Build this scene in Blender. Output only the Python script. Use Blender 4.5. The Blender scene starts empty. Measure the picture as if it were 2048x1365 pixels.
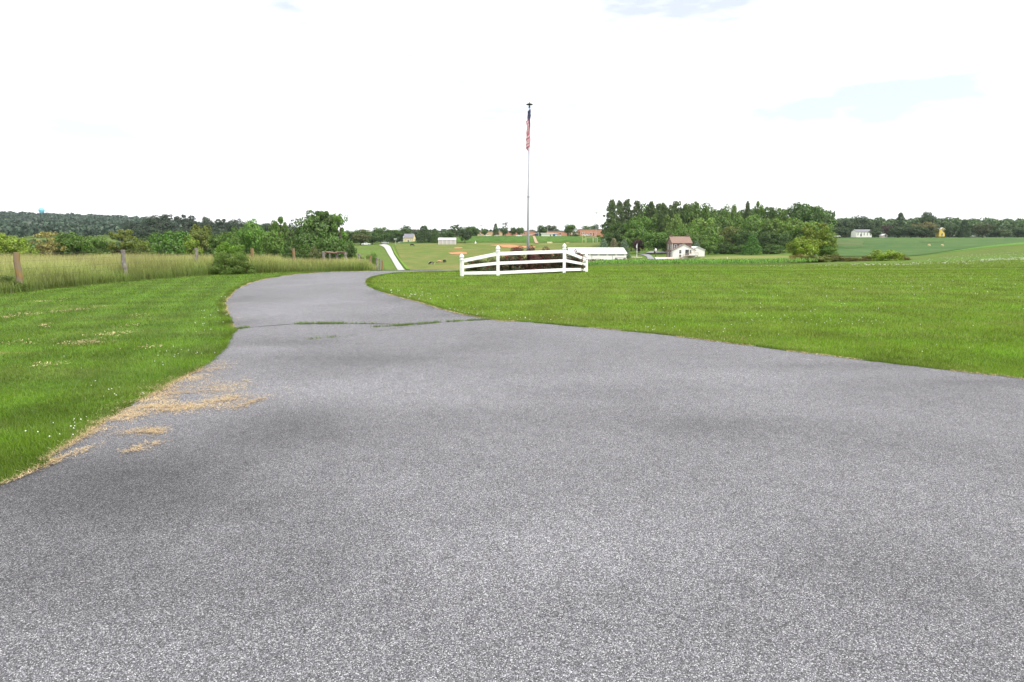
import bpy, bmesh, math, random
import numpy as np
from mathutils import Vector, Matrix, noise as mnoise
R = math.radians
PI = math.pi
random.seed(7); rng = np.random.default_rng(7)
S = bpy.context.scene
C = S.collection

# ------------------------------------------------------------------ camera
F = 1250.0                      # focal length in pixels of the 2048 px wide photograph
TH = math.atan((682.5-480.0)/F) # the camera looks down by this much
EYE = 1.6
cd = bpy.data.cameras.new('camera'); cam = bpy.data.objects.new('camera', cd); C.objects.link(cam)
cd.sensor_width = 36; cd.lens = 36*F/2048; cd.clip_start = .05; cd.clip_end = 20000
cam.location = (0, 0, EYE); cam.rotation_euler = (PI/2-TH, 0, 0)
S.camera = cam

# ------------------------------------------------------------------ world, sun, exposure
SUN_EL, SUN_AZ = R(56), R(128)   # azimuth measured from +Y towards +X
w = bpy.data.worlds.new('World'); S.world = w; w.use_nodes = True
nt = w.node_tree; nt.nodes.clear()
def N(nt, typ, **kw):
    n = nt.nodes.new(typ)
    for k, v in kw.items():
        if k.startswith('i_'): n.inputs[k[2:].replace('_', ' ')].default_value = v
        else: setattr(n, k, v)
    return n
out = N(nt, 'ShaderNodeOutputWorld'); bg = N(nt, 'ShaderNodeBackground'); bg.inputs['Strength'].default_value = .1
sky = N(nt, 'ShaderNodeTexSky', sky_type='NISHITA', sun_disc=False, sun_elevation=SUN_EL, sun_rotation=SUN_AZ)
sky.air_density = 1.0; sky.dust_density = .6
tc = N(nt, 'ShaderNodeTexCoord'); mp = N(nt, 'ShaderNodeMapping'); mp.inputs['Scale'].default_value = (1.6, 1.6, 6.5)
mp.inputs['Location'].default_value = (1.2, 8.4, 1.9)
n1 = N(nt, 'ShaderNodeTexNoise'); n1.inputs['Scale'].default_value = 1.5; n1.inputs['Detail'].default_value = 6; n1.inputs['Roughness'].default_value = .55
rp = N(nt, 'ShaderNodeValToRGB'); rp.color_ramp.elements[0].position = .37; rp.color_ramp.elements[0].color = (.44, .44, .44, 1)
rp.color_ramp.elements[1].position = .50; rp.color_ramp.elements[1].color = (1, 1, 1, 1)
mx = N(nt, 'ShaderNodeMixRGB'); mx.inputs[2].default_value = (11.2, 11.2, 11.2, 1)
L = nt.links.new
L(tc.outputs['Generated'], mp.inputs['Vector']); L(mp.outputs[0], n1.inputs['Vector']); L(n1.outputs[0], rp.inputs[0])
L(rp.outputs[0], mx.inputs[0]); L(sky.outputs[0], mx.inputs[1]); L(mx.outputs[0], bg.inputs['Color']); L(bg.outputs[0], out.inputs['Surface'])
sl = bpy.data.lights.new('sun', 'SUN'); so = bpy.data.objects.new('sun', sl); C.objects.link(so)
sl.energy = 3.0; sl.angle = R(6); sl.color = (1, .95, .87)
sd = Vector((math.sin(SUN_AZ)*math.cos(SUN_EL), math.cos(SUN_AZ)*math.cos(SUN_EL), math.sin(SUN_EL)))
so.rotation_euler = sd.to_track_quat('Z', 'Y').to_euler(); so.location = (0, 0, 40)
S.render.engine = 'CYCLES'
S.view_settings.view_transform = 'Standard'; S.view_settings.look = 'None'
S.view_settings.exposure = .5; S.view_settings.gamma = 1; S.view_settings.use_curve_mapping = False
S.cycles.max_bounces = 6; S.cycles.volume_bounces = 0; S.cycles.transparent_max_bounces = 8

# ------------------------------------------------------------------ materials
def mat(name, col, rough=.8, var=.0, scale=4, bump=0, metal=0, spec=.3, col2=None, detail=4, objvar=0):
    m = bpy.data.materials.new(name); m.use_nodes = True; t = m.node_tree
    b = t.nodes['Principled BSDF']; b.inputs['Roughness'].default_value = rough; b.inputs['Metallic'].default_value = metal
    b.inputs['Specular IOR Level'].default_value = spec
    b.inputs['Base Color'].default_value = (*col, 1)
    if var or col2:
        c = N(t, 'ShaderNodeTexCoord'); n = N(t, 'ShaderNodeTexNoise'); n.inputs['Scale'].default_value = scale; n.inputs['Detail'].default_value = detail
        r = N(t, 'ShaderNodeValToRGB'); r.color_ramp.elements[0].position = .32; r.color_ramp.elements[1].position = .68
        a = col; b2 = col2 or tuple(min(1, x*(1+var)) for x in col)
        if not col2: a = tuple(x*(1-var) for x in col)
        r.color_ramp.elements[0].color = (*a, 1); r.color_ramp.elements[1].color = (*b2, 1)
        t.links.new(c.outputs['Object'], n.inputs['Vector']); t.links.new(n.outputs[0], r.inputs[0]); t.links.new(r.outputs[0], b.inputs['Base Color'])
        if bump:
            bp = N(t, 'ShaderNodeBump'); bp.inputs['Strength'].default_value = bump; bp.inputs['Distance'].default_value = .02
            t.links.new(n.outputs[0], bp.inputs['Height']); t.links.new(bp.outputs[0], b.inputs['Normal'])
    return m

def grass_ground(name, cols, layers, stripe=None, bump=.5, rough=.9):
    """cols: base colour; layers: (scale xyz, colour, threshold lo, hi, detail); mixed one over the other by noise"""
    m = bpy.data.materials.new(name); m.use_nodes = True; t = m.node_tree
    b = t.nodes['Principled BSDF']; b.inputs['Roughness'].default_value = rough; b.inputs['Specular IOR Level'].default_value = .1
    g = N(t, 'ShaderNodeNewGeometry')
    prev = N(t, 'ShaderNodeRGB'); prev.outputs[0].default_value = (*cols, 1); prev = prev.outputs[0]
    for k, (sc, col, lo, hi, det) in enumerate(layers):
        mpn = N(t, 'ShaderNodeMapping'); mpn.inputs['Scale'].default_value = sc; mpn.inputs['Location'].default_value = (k*13.7, k*5.1, 0)
        n = N(t, 'ShaderNodeTexNoise'); n.inputs['Scale'].default_value = 1; n.inputs['Detail'].default_value = det; n.inputs['Roughness'].default_value = .6
        mr = N(t, 'ShaderNodeMapRange'); mr.inputs['From Min'].default_value = lo; mr.inputs['From Max'].default_value = hi
        mxn = N(t, 'ShaderNodeMixRGB'); mxn.inputs[2].default_value = (*col, 1)
        t.links.new(g.outputs['Position'], mpn.inputs[0]); t.links.new(mpn.outputs[0], n.inputs['Vector']); t.links.new(n.outputs[0], mr.inputs[0])
        t.links.new(mr.outputs[0], mxn.inputs[0]); t.links.new(prev, mxn.inputs[1]); prev = mxn.outputs[0]
    if stripe:   # (rotation, wavelength, darker factor): mowing or drilling lines
        rot, wl, amt = stripe
        mpn = N(t, 'ShaderNodeMapping'); mpn.inputs['Rotation'].default_value = (0, 0, rot)
        wv = N(t, 'ShaderNodeTexWave'); wv.inputs['Scale'].default_value = .314/wl*1.0; wv.inputs['Distortion'].default_value = 1.2; wv.inputs['Detail'].default_value = 2; wv.inputs['Detail Scale'].default_value = .5
        mr = N(t, 'ShaderNodeMapRange'); mr.inputs['To Min'].default_value = 1-amt; mr.inputs['To Max'].default_value = 1+amt*.5
        mxn = N(t, 'ShaderNodeMixRGB', blend_type='MULTIPLY'); mxn.inputs[0].default_value = 1
        t.links.new(g.outputs['Position'], mpn.inputs[0]); t.links.new(mpn.outputs[0], wv.inputs['Vector']); t.links.new(wv.outputs['Fac'], mr.inputs[0])
        t.links.new(prev, mxn.inputs[1]); t.links.new(mr.outputs[0], mxn.inputs[2]); prev = mxn.outputs[0]
    t.links.new(prev, b.inputs['Base Color'])
    n = N(t, 'ShaderNodeTexNoise'); n.inputs['Scale'].default_value = 18; n.inputs['Detail'].default_value = 5
    bp = N(t, 'ShaderNodeBump'); bp.inputs['Strength'].default_value = bump; bp.inputs['Distance'].default_value = .05
    t.links.new(g.outputs['Position'], n.inputs['Vector']); t.links.new(n.outputs[0], bp.inputs['Height']); t.links.new(bp.outputs[0], b.inputs['Normal'])
    return m

def leafmat(name, trans=.3, rough=.55, usecolor=True, col=(.05, .1, .02), spread=.55, noise_scale=.9, stripe=None, dry=None):
    m = bpy.data.materials.new(name); m.use_nodes = True; t = m.node_tree; t.nodes.clear()
    o = N(t, 'ShaderNodeOutputMaterial'); d = N(t, 'ShaderNodeBsdfDiffuse'); tr = N(t, 'ShaderNodeBsdfTranslucent'); gl = N(t, 'ShaderNodeBsdfGlossy'); gl.inputs['Roughness'].default_value = rough
    g = N(t, 'ShaderNodeNewGeometry'); oi = N(t, 'ShaderNodeObjectInfo')
    mr = N(t, 'ShaderNodeMapRange'); mr.inputs['To Min'].default_value = 1-spread; mr.inputs['To Max'].default_value = 1+spread
    t.links.new(g.outputs['Random Per Island'], mr.inputs[0])
    n = N(t, 'ShaderNodeTexNoise'); n.inputs['Scale'].default_value = noise_scale; n.inputs['Detail'].default_value = 2
    t.links.new(g.outputs['Position'], n.inputs['Vector'])
    mr2 = N(t, 'ShaderNodeMapRange'); mr2.inputs['From Min'].default_value = .3; mr2.inputs['From Max'].default_value = .7; mr2.inputs['To Min'].default_value = .75; mr2.inputs['To Max'].default_value = 1.3
    t.links.new(n.outputs[0], mr2.inputs[0])
    mu = N(t, 'ShaderNodeMath', operation='MULTIPLY'); t.links.new(mr.outputs[0], mu.inputs[0]); t.links.new(mr2.outputs[0], mu.inputs[1])
    vm = N(t, 'ShaderNodeVectorMath', operation='SCALE'); t.links.new(mu.outputs[0], vm.inputs['Scale'])
    if usecolor: t.links.new(oi.outputs['Color'], vm.inputs[0])
    else: vm.inputs[0].default_value = col
    hs = N(t, 'ShaderNodeHueSaturation'); mh = N(t, 'ShaderNodeMapRange'); mh.inputs['To Min'].default_value = .47; mh.inputs['To Max'].default_value = .52
    t.links.new(n.outputs[0], mh.inputs[0]); t.links.new(mh.outputs[0], hs.inputs['Hue']); t.links.new(vm.outputs[0], hs.inputs['Color'])
    last = hs.outputs[0]
    if dry:      # (colour, amount): patches of thinner, drier turf
        mpn = N(t, 'ShaderNodeMapping'); mpn.inputs['Scale'].default_value = (.22, .75, .5); n2 = N(t, 'ShaderNodeTexNoise'); n2.inputs['Scale'].default_value = 1; n2.inputs['Detail'].default_value = 5; n2.inputs['Roughness'].default_value = .62
        t.links.new(g.outputs['Position'], mpn.inputs[0]); t.links.new(mpn.outputs[0], n2.inputs['Vector']); m3 = N(t, 'ShaderNodeMapRange'); m3.inputs['From Min'].default_value = .45; m3.inputs['From Max'].default_value = .66; m3.inputs['To Max'].default_value = dry[1]; t.links.new(n2.outputs[0], m3.inputs[0])
        x3 = N(t, 'ShaderNodeMixRGB'); x3.inputs[2].default_value = (*dry[0], 1); t.links.new(m3.outputs[0], x3.inputs[0]); t.links.new(last, x3.inputs[1]); last = x3.outputs[0]
    if stripe:
        mpn = N(t, 'ShaderNodeMapping'); mpn.inputs['Rotation'].default_value = (0, 0, stripe[0]); wv = N(t, 'ShaderNodeTexWave'); wv.inputs['Scale'].default_value = .314/stripe[1]; wv.inputs['Distortion'].default_value = 1.5; wv.inputs['Detail'].default_value = 2; wv.inputs['Detail Scale'].default_value = .4
        wv.bands_direction = 'Y'; m4 = N(t, 'ShaderNodeMapRange'); m4.inputs['To Min'].default_value = 1-stripe[2]; m4.inputs['To Max'].default_value = 1+stripe[2]*.6
        t.links.new(g.outputs['Position'], mpn.inputs[0]); t.links.new(mpn.outputs[0], wv.inputs['Vector']); t.links.new(wv.outputs['Fac'], m4.inputs[0]); v4 = N(t, 'ShaderNodeVectorMath', operation='SCALE'); t.links.new(last, v4.inputs[0]); t.links.new(m4.outputs[0], v4.inputs['Scale']); last = v4.outputs[0]
    for x in (d, tr): t.links.new(last, x.inputs['Color'])
    a = N(t, 'ShaderNodeMixShader'); a.inputs[0].default_value = trans; t.links.new(d.outputs[0], a.inputs[1]); t.links.new(tr.outputs[0], a.inputs[2])
    b = N(t, 'ShaderNodeMixShader'); b.inputs[0].default_value = .04; t.links.new(a.outputs[0], b.inputs[1]); t.links.new(gl.outputs[0], b.inputs[2])
    t.links.new(b.outputs[0], o.inputs['Surface'])
    return m

M = {}
M['leaf'] = leafmat('leaf')
M['bark'] = mat('bark', (.12, .09, .065), .95, .45, 6, .6)
M['white'] = mat('white_paint', (.86, .86, .86), .45, .05, 3)
M['vinyl'] = mat('white_vinyl', (.85, .85, .86), .4, .12, 2.2)
M['metal'] = mat('galvanised_metal', (.42, .43, .45), .45, .15, 6, 0, .3)
M['glass'] = mat('dark_glass', (.03, .035, .04), .12, spec=.6)
M['tyre'] = mat('tyre_rubber', (.02, .02, .02), .8)

# ------------------------------------------------------------------ terrain
def zp(py, Y): return EYE + Y*math.tan(math.atan((682.5-py)/F)-TH)
def pp(py): return ('p', py)
COLS = {
 -900: [(30,0),(36,-.15),(45,-.6),(60,-1.3),(90,-2.6),(130,-3.5),(200,-3.6),(300,-3),(400,-1.5),(500,0),(600,pp(479)),(800,pp(468)),(1100,pp(456)),(1500,pp(440)),(2200,pp(450)),(4000,20)],
 0: [(30,0),(36,-.15),(45,-.6),(60,-1.3),(90,-2.6),(130,-3.5),(200,-3.6),(300,-3),(400,-1.5),(500,0),(600,pp(479)),(800,pp(468)),(1100,pp(455)),(1500,pp(434)),(2200,pp(450)),(4000,20)],
 230: [(30,0),(36,-.15),(45,-.6),(60,-1.3),(90,-2.6),(130,-3.5),(200,-3.6),(300,-3),(400,-1.5),(500,0),(600,pp(479)),(800,pp(468)),(1100,pp(457)),(1500,pp(442)),(2200,pp(452)),(4000,20)],
 420: [(30,0),(36,-.15),(45,-.6),(60,-1.5),(90,-2.8),(130,-3.8),(200,-4),(300,-3),(400,-1.5),(600,pp(480)),(800,pp(474)),(1100,pp(466)),(1500,pp(457)),(2200,pp(460)),(4000,20)],
 600: [(30,0),(33,-.03),(36,-.15),(40,-.45),(45,-.9),(60,-2),(90,-3.8),(130,-5),(200,-5),(300,-4),(400,-2.5),(600,pp(482)),(1100,pp(472)),(1500,pp(466)),(4000,20)],
 700: [(30,0),(33,-.03),(36,-.15),(40,-.45),(45,-.85),(60,-2),(90,-3.8),(130,-5.2),(200,-6),(300,pp(507)),(360,pp(497)),(400,pp(493)),(420,pp(492)),(600,pp(482)),(1500,pp(467)),(4000,15)],
 760: [(30,0),(33,-.03),(36,-.15),(40,-.45),(45,-.9),(60,-2.3),(90,-4.6),(130,-7),(180,-8.8),(230,pp(537)),(275,pp(521)),(340,pp(501)),(380,pp(491)),(400,pp(489.5)),(430,pp(489)),(500,pp(486)),(600,pp(478)),(1500,pp(468)),(4000,12)],
 800: [(30,0),(33,-.03),(36,-.15),(40,-.45),(45,-.9),(60,-2.3),(90,-4.6),(130,-7.5),(180,-10),(230,pp(541)),(275,pp(526)),(340,pp(507)),(400,pp(490)),(415,pp(488.5)),(430,pp(488)),(460,pp(486)),(520,pp(483)),(600,pp(478)),(1500,pp(468)),(4000,10)],
 860: [(30,0),(33,-.03),(36,-.15),(40,-.45),(45,-.9),(60,-2.3),(90,-4.6),(130,-7.5),(180,-10),(230,pp(541)),(275,pp(526)),(340,pp(507)),(400,pp(490)),(415,pp(488.5)),(430,pp(488)),(460,pp(480)),(520,pp(478)),(600,pp(476)),(1500,pp(470)),(4000,8)],
 930: [(30,0),(34,-.04),(38,-.25),(45,-.9),(60,-2.3),(90,-4.6),(130,-7.5),(180,-10),(230,pp(541)),(275,pp(526)),(340,pp(507)),(400,pp(490)),(415,pp(488.5)),(428,pp(488)),(458,pp(473)),(520,pp(472)),(600,pp(473)),(1500,pp(473)),(4000,8)],
 1060: [(30,0),(36,-.1),(45,-.7),(60,-1.8),(90,-3.8),(130,-6),(180,-8),(230,pp(533)),(275,pp(522)),(340,pp(506)),(400,pp(490)),(415,pp(488.5)),(428,pp(488)),(458,pp(473)),(520,pp(472)),(600,pp(473)),(1500,pp(473)),(4000,8)],
 1180: [(30,0),(36,-.08),(45,pp(537)),(60,pp(533)),(90,pp(530)),(130,pp(528)),(180,pp(526)),(240,pp(523)),(275,pp(514)),(320,pp(502)),(370,pp(493)),(400,pp(489.5)),(415,pp(488.5)),(428,pp(488)),(458,pp(473)),(520,pp(472)),(600,pp(473)),(1500,pp(473)),(4000,8)],
 1280: [(30,0),(36,-.08),(45,pp(536)),(60,pp(532)),(90,pp(528)),(130,pp(525)),(180,pp(523.5)),(240,pp(521)),(270,pp(509)),(300,pp(500)),(340,pp(492)),(400,pp(484)),(600,pp(478)),(1500,pp(474)),(4000,8)],
 1400: [(30,0),(36,-.08),(45,pp(536)),(60,pp(532)),(90,pp(528)),(130,pp(525)),(180,pp(521)),(240,pp(516)),(270,pp(510)),(300,pp(506)),(400,pp(498)),(600,pp(480)),(1500,pp(474)),(4000,8)],
 1550: [(30,0),(36,-.08),(45,pp(536)),(60,pp(532)),(90,pp(527)),(130,pp(523)),(180,pp(519)),(240,pp(512)),(270,pp(509)),(300,pp(506)),(400,pp(495)),(600,pp(478)),(1500,pp(474)),(4000,8)],
 1680: [(30,0),(36,-.05),(45,pp(535)),(60,pp(530)),(90,pp(523)),(130,pp(517)),(180,pp(513)),(240,pp(507)),(300,pp(499)),(360,pp(490)),(420,pp(482)),(480,pp(476)),(600,pp(475)),(1500,pp(474)),(4000,8)],
 1830: [(30,0),(36,-.02),(45,pp(533)),(60,pp(527)),(90,pp(520)),(130,pp(515)),(155,pp(514.5)),(180,pp(514.5)),(240,pp(507)),(300,pp(499)),(360,pp(490)),(420,pp(482)),(480,pp(476)),(600,pp(475)),(1500,pp(474)),(4000,8)],
 1930: [(30,0),(36,.02),(45,pp(530)),(60,pp(523)),(90,pp(511)),(120,pp(503)),(150,pp(499)),(180,pp(498)),(240,pp(501)),(300,pp(497)),(360,pp(489)),(420,pp(482)),(480,pp(476)),(600,pp(475)),(1500,pp(474)),(4000,8)],
 2048: [(30,0),(36,.05),(45,pp(528)),(60,pp(518)),(90,pp(502)),(120,pp(490)),(150,pp(486)),(180,pp(484)),(240,pp(488)),(300,pp(490)),(420,pp(482)),(480,pp(476)),(600,pp(475)),(1500,pp(474)),(4000,8)],
 2300: [(30,0),(36,.1),(45,pp(524)),(60,pp(510)),(90,pp(492)),(120,pp(483)),(160,pp(480)),(240,pp(484)),(300,pp(486)),(420,pp(481)),(480,pp(476)),(600,pp(475)),(1500,pp(474)),(4000,8)],
}
NYD = 700; LY = np.linspace(math.log(8), math.log(4200), NYD); YD = np.exp(LY)
NU = 600; UD = np.linspace(-1.6, 1.4, NU)
def _build():
    us, rows = [], []
    for px in sorted(COLS):
        pts = [(0, 0), (20, 0)]+COLS[px]
        ys = [p[0] for p in pts]; zs = [zp(p[1][1], p[0]) if isinstance(p[1], tuple) else p[1] for p in pts]
        us.append((px-1024)/F*math.cos(TH)); rows.append(np.interp(YD, ys, zs))
    rows = np.array(rows)
    T = np.array([[0.0]*NYD for _ in range(NU)])
    for j in range(NYD): T[:, j] = np.interp(UD, us, rows[:, j])
    k = np.exp(-np.arange(-12, 13)**2/(2*5.0**2)); k /= k.sum()
    T = np.apply_along_axis(lambda a: np.convolve(np.pad(a, 12, 'edge'), k, 'valid'), 0, T)
    k = np.exp(-np.arange(-6, 7)**2/(2*2.2**2)); k /= k.sum()
    T = np.apply_along_axis(lambda a: np.convolve(np.pad(a, 6, 'edge'), k, 'valid'), 1, T)
    T[:, YD < 28] = np.minimum(T[:, YD < 28], 0)*0
    return T
TAB = _build()
def Zv(x, y):
    x = np.asarray(x, float); y = np.asarray(y, float)
    yy = np.clip(y, 8.001, 4199); u = np.clip(x/yy, -1.599, 1.399)
    fu = (u+1.6)/3.0*(NU-1); fy = (np.log(yy)-LY[0])/(LY[1]-LY[0])
    iu = np.clip(fu.astype(int), 0, NU-2); iy = np.clip(fy.astype(int), 0, NYD-2); du = fu-iu; dy = fy-iy
    z = (TAB[iu, iy]*(1-du)*(1-dy)+TAB[iu+1, iy]*du*(1-dy)+TAB[iu, iy+1]*(1-du)*dy+TAB[iu+1, iy+1]*du*dy)
    return np.where(y < 26, 0.0, z)
def Z(x, y): return float(Zv(np.array([x]), np.array([y]))[0])
def Xat(px, Y, z): return (px-1024)/F*(Y*math.cos(TH)-(z-EYE)*math.sin(TH))
def G(px, Y):
    z = 0
    for _ in range(4):
        x = Xat(px, Y, z); z = Z(x, Y)
    return x, Y, z
def hit(px, py, y0=1.0, y1=3000):
    """ground point seen at a pixel, marching from distance y0"""
    t = math.tan(math.atan((682.5-py)/F)-TH)
    Y = y0
    while Y < y1:
        z = EYE+Y*t
        if z <= Z(Xat(px, Y, z), Y):
            a, b = Y/1.01-.05, Y
            for _ in range(25):
                m = (a+b)/2; z = EYE+m*t
                if z <= Z(Xat(px, m, z), m): b = m
                else: a = m
            z = EYE+b*t
            return Xat(px, b, z), b, z
        Y = Y*1.01+.05
    return G(px, y1)
def W(npx, Y): return npx*Y/F*math.cos(TH)

# ------------------------------------------------------------------ mesh helpers
def tag(o, label=None, cat=None, group=None, kind=None):
    for k, v in (('label', label), ('category', cat), ('group', group), ('kind', kind)):
        if v: o[k] = v
    return o
def link(name, me, m=None, parent=None):
    if m is not None and not me.materials: me.materials.append(m)
    o = bpy.data.objects.new(name, me); C.objects.link(o)
    if parent: o.parent = parent
    return o
def thing(name, label, cat, loc=(0, 0, 0), rz=0, group=None):
    o = bpy.data.objects.new(name, None); C.objects.link(o); o.location = loc; o.rotation_euler = (0, 0, rz); o.empty_display_size = .5
    return tag(o, label, cat, group)
def npmesh(name, v, f, smooth=False, attr=None):
    """v Nx3, f Mx3 or Mx4 arrays"""
    v = np.asarray(v, np.float32); f = np.asarray(f, np.int32); k = f.shape[1]
    me = bpy.data.meshes.new(name)
    me.vertices.add(len(v)); me.vertices.foreach_set('co', v.ravel())
    me.loops.add(f.size); me.loops.foreach_set('vertex_index', f.ravel())
    me.polygons.add(len(f)); me.polygons.foreach_set('loop_start', np.arange(0, f.size, k, dtype=np.int32))
    me.polygons.foreach_set('loop_total', np.full(len(f), k, np.int32))
    if smooth: me.polygons.foreach_set('use_smooth', np.ones(len(f), bool))
    if attr is not None:
        for an, av in attr.items():
            a = me.attributes.new(an, 'FLOAT', 'POINT'); a.data.foreach_set('value', np.asarray(av, np.float32))
    me.update(calc_edges=True); return me
def pymesh(name, v, f, smooth=False):
    me = bpy.data.meshes.new(name); me.from_pydata([tuple(x) for x in v], [], f); me.update()
    if smooth:
        for p in me.polygons: p.use_smooth = True
    return me
class B:
    """collects plain shapes into one mesh"""
    def __init__(s): s.v = []; s.f = []
    def add(s, v, f):
        n = len(s.v); s.v += [tuple(a) for a in v]; s.f += [tuple(i+n for i in q) for q in f]; return s
    def box(s, x0, x1, y0, y1, z0, z1, M_=None):
        v = [Vector(p) for p in ((x0,y0,z0),(x1,y0,z0),(x1,y1,z0),(x0,y1,z0),(x0,y0,z1),(x1,y0,z1),(x1,y1,z1),(x0,y1,z1))]
        if M_: v = [M_@p for p in v]
        return s.add(v, [(0,3,2,1),(4,5,6,7),(0,1,5,4),(1,2,6,5),(2,3,7,6),(3,0,4,7)])
    def tube(s, pts, rad, n=8, cap=True):
        pts = [Vector(p) for p in pts]; m = len(pts); base = len(s.v); rr = rad if hasattr(rad, '__len__') else [rad]*m
        for i, p in enumerate(pts):
            d = (pts[min(i+1, m-1)]-pts[max(i-1, 0)]).normalized()
            a = d.cross(Vector((1, 0, 0)) if abs(d.z) > .8 else Vector((0, 0, 1))).normalized(); b = d.cross(a)
            for k in range(n):
                t = 2*PI*k/n; s.v.append(tuple(p+(a*math.cos(t)+b*math.sin(t))*rr[i]))
        for i in range(m-1):
            for k in range(n):
                s.f.append((base+i*n+k, base+i*n+(k+1)%n, base+(i+1)*n+(k+1)%n, base+(i+1)*n+k))
        if cap: s.f.append(tuple(base+k for k in range(n))[::-1]); s.f.append(tuple(base+(m-1)*n+k for k in range(n)))
        return s
    def lathe(s, prof, n=12, c=(0, 0, 0)):
        base = len(s.v); m = len(prof)
        for r, z in prof:
            for k in range(n): t = 2*PI*k/n; s.v.append((c[0]+r*math.cos(t), c[1]+r*math.sin(t), c[2]+z))
        for i in range(m-1):
            for k in range(n): s.f.append((base+i*n+k, base+i*n+(k+1)%n, base+(i+1)*n+(k+1)%n, base+(i+1)*n+k))
        s.f.append(tuple(base+k for k in range(n))[::-1]); s.f.append(tuple(base+(m-1)*n+k for k in range(n)))
        return s
    def prism(s, prof, y0, y1):
        """profile of (x, z) extruded along y"""
        n = len(prof); base = len(s.v)
        for y in (y0, y1):
            for x, z in prof: s.v.append((x, y, z))
        s.f.append(tuple(base+k for k in range(n))); s.f.append(tuple(base+n+k for k in range(n))[::-1])
        for k in range(n): j = (k+1) % n; s.f.append((base+j, base+k, base+n+k, base+n+j))
        return s
    def build(s, name, m, parent=None, smooth=False, bevel=0, loc=None):
        me = pymesh(name, s.v, s.f, smooth)
        bm = bmesh.new(); bm.from_mesh(me); bmesh.ops.recalc_face_normals(bm, faces=bm.faces); bm.to_mesh(me); bm.free()
        o = link(name, me, m, parent)
        if bevel:
            md = o.modifiers.new('bevel', 'BEVEL'); md.width = bevel; md.segments = 2; md.limit_method = 'ANGLE'
        if loc: o.location = loc
        return o

def resample(pts, n):
    p = np.array(pts, float); d = np.r_[0, np.cumsum(np.hypot(*(p[1:, :2]-p[:-1, :2]).T))]
    t = np.linspace(0, d[-1], n); return np.c_[np.interp(t, d, p[:, 0]), np.interp(t, d, p[:, 1])]
def catmull(pts, k=8):
    p = np.array(pts, float); o = []
    for i in range(len(p)-1):
        a, b, c, d = p[max(i-1, 0)], p[i], p[i+1], p[min(i+2, len(p)-1)]
        for t in np.arange(0, 1, 1/k): o.append(.5*((2*b)+(c-a)*t+(2*a-5*b+4*c-d)*t*t+(3*b-a-3*c+d)*t**3))
    o.append(p[-1]); return np.array(o)
def ruled(name, A, Bp, nb, off, m, kind='structure', edge=0, attrf=None, jag=0):
    """sheet between two polylines with the same number of points, laid on the terrain"""
    A = np.array(A)[:, :2]; Bp = np.array(Bp)[:, :2]; n = len(A)
    if jag:
        A = A+rng.normal(0, jag, A.shape); Bp = Bp+rng.normal(0, jag, A.shape)
    t = np.linspace(0, 1, nb)[None, :, None]
    P = A[:, None]*(1-t)+Bp[:, None]*t
    z = Zv(P[..., 0], P[..., 1])+(off(P[..., 1]) if callable(off) else off)
    if edge:
        P = np.concatenate([P[:, :1], P, P[:, -1:]], 1); z = np.concatenate([z[:, :1]-edge, z, z[:, -1:]-edge], 1); nb += 2
    V = np.concatenate([P, z[..., None]], 2).reshape(-1, 3)
    i, j = np.meshgrid(np.arange(n-1), np.arange(nb-1), indexing='ij'); a = (i*nb+j).ravel()
    f = np.c_[a, a+1, a+nb+1, a+nb]
    v0, v1, v3 = V[f[len(f)//2][0]], V[f[len(f)//2][1]], V[f[len(f)//2][3]]
    if np.cross(v1-v0, v3-v0)[2] < 0: f = f[:, ::-1]
    me = npmesh(name, V, f, True, attrf(V) if attrf else None)
    o = link(name, me, m); return tag(o, kind=kind)
def inpoly(x, y, poly):
    poly = np.asarray(poly, float); r = np.zeros(np.shape(x), bool); n = len(poly)
    for i in range(n):
        x0, y0 = poly[i][:2]; x1, y1 = poly[(i+1) % n][:2]
        if y0 == y1: continue
        c = ((y0 > y) != (y1 > y)) & (x < (x1-x0)*(y-y0)/(y1-y0)+x0); r ^= c
    return r
def blades(P, h, wd, lean=.35, curve=False, attr=False):
    """one triangle per blade (two-segment blade when curve is set)"""
    n = len(P); h = np.broadcast_to(h, n); wd = np.broadcast_to(wd, n)
    a = rng.uniform(0, 2*PI, n); b = rng.uniform(0, 2*PI, n)
    dx = np.cos(a)*wd/2; dy = np.sin(a)*wd/2; l = np.abs(rng.normal(0, lean, n))*h
    hh = h*rng.uniform(.6, 1.15, n)
    v0 = P+np.c_[dx, dy, np.zeros(n)]; v1 = P-np.c_[dx, dy, np.zeros(n)]
    tip = P+np.c_[np.cos(b)*l, np.sin(b)*l, hh]
    if not curve:
        V = np.stack([v0, v1, tip], 1).reshape(-1, 3); f = np.arange(3*n).reshape(-1, 3)
        return V, f, np.tile([0., 0, 1], n)
    mid = P+np.c_[np.cos(b)*l*.3, np.sin(b)*l*.3, hh*.6]; o = np.c_[dx, dy, np.zeros(n)]*.75
    V = np.stack([v0, v1, mid-o, mid+o, tip], 1).reshape(-1, 3); i = np.arange(n)[:, None]*5
    f = np.concatenate([i+np.array([[0, 1, 2]]), i+np.array([[0, 2, 3]]), i+np.array([[3, 2, 4]])])
    return V, f, np.tile([0., 0, .6, .6, 1], n)

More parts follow.
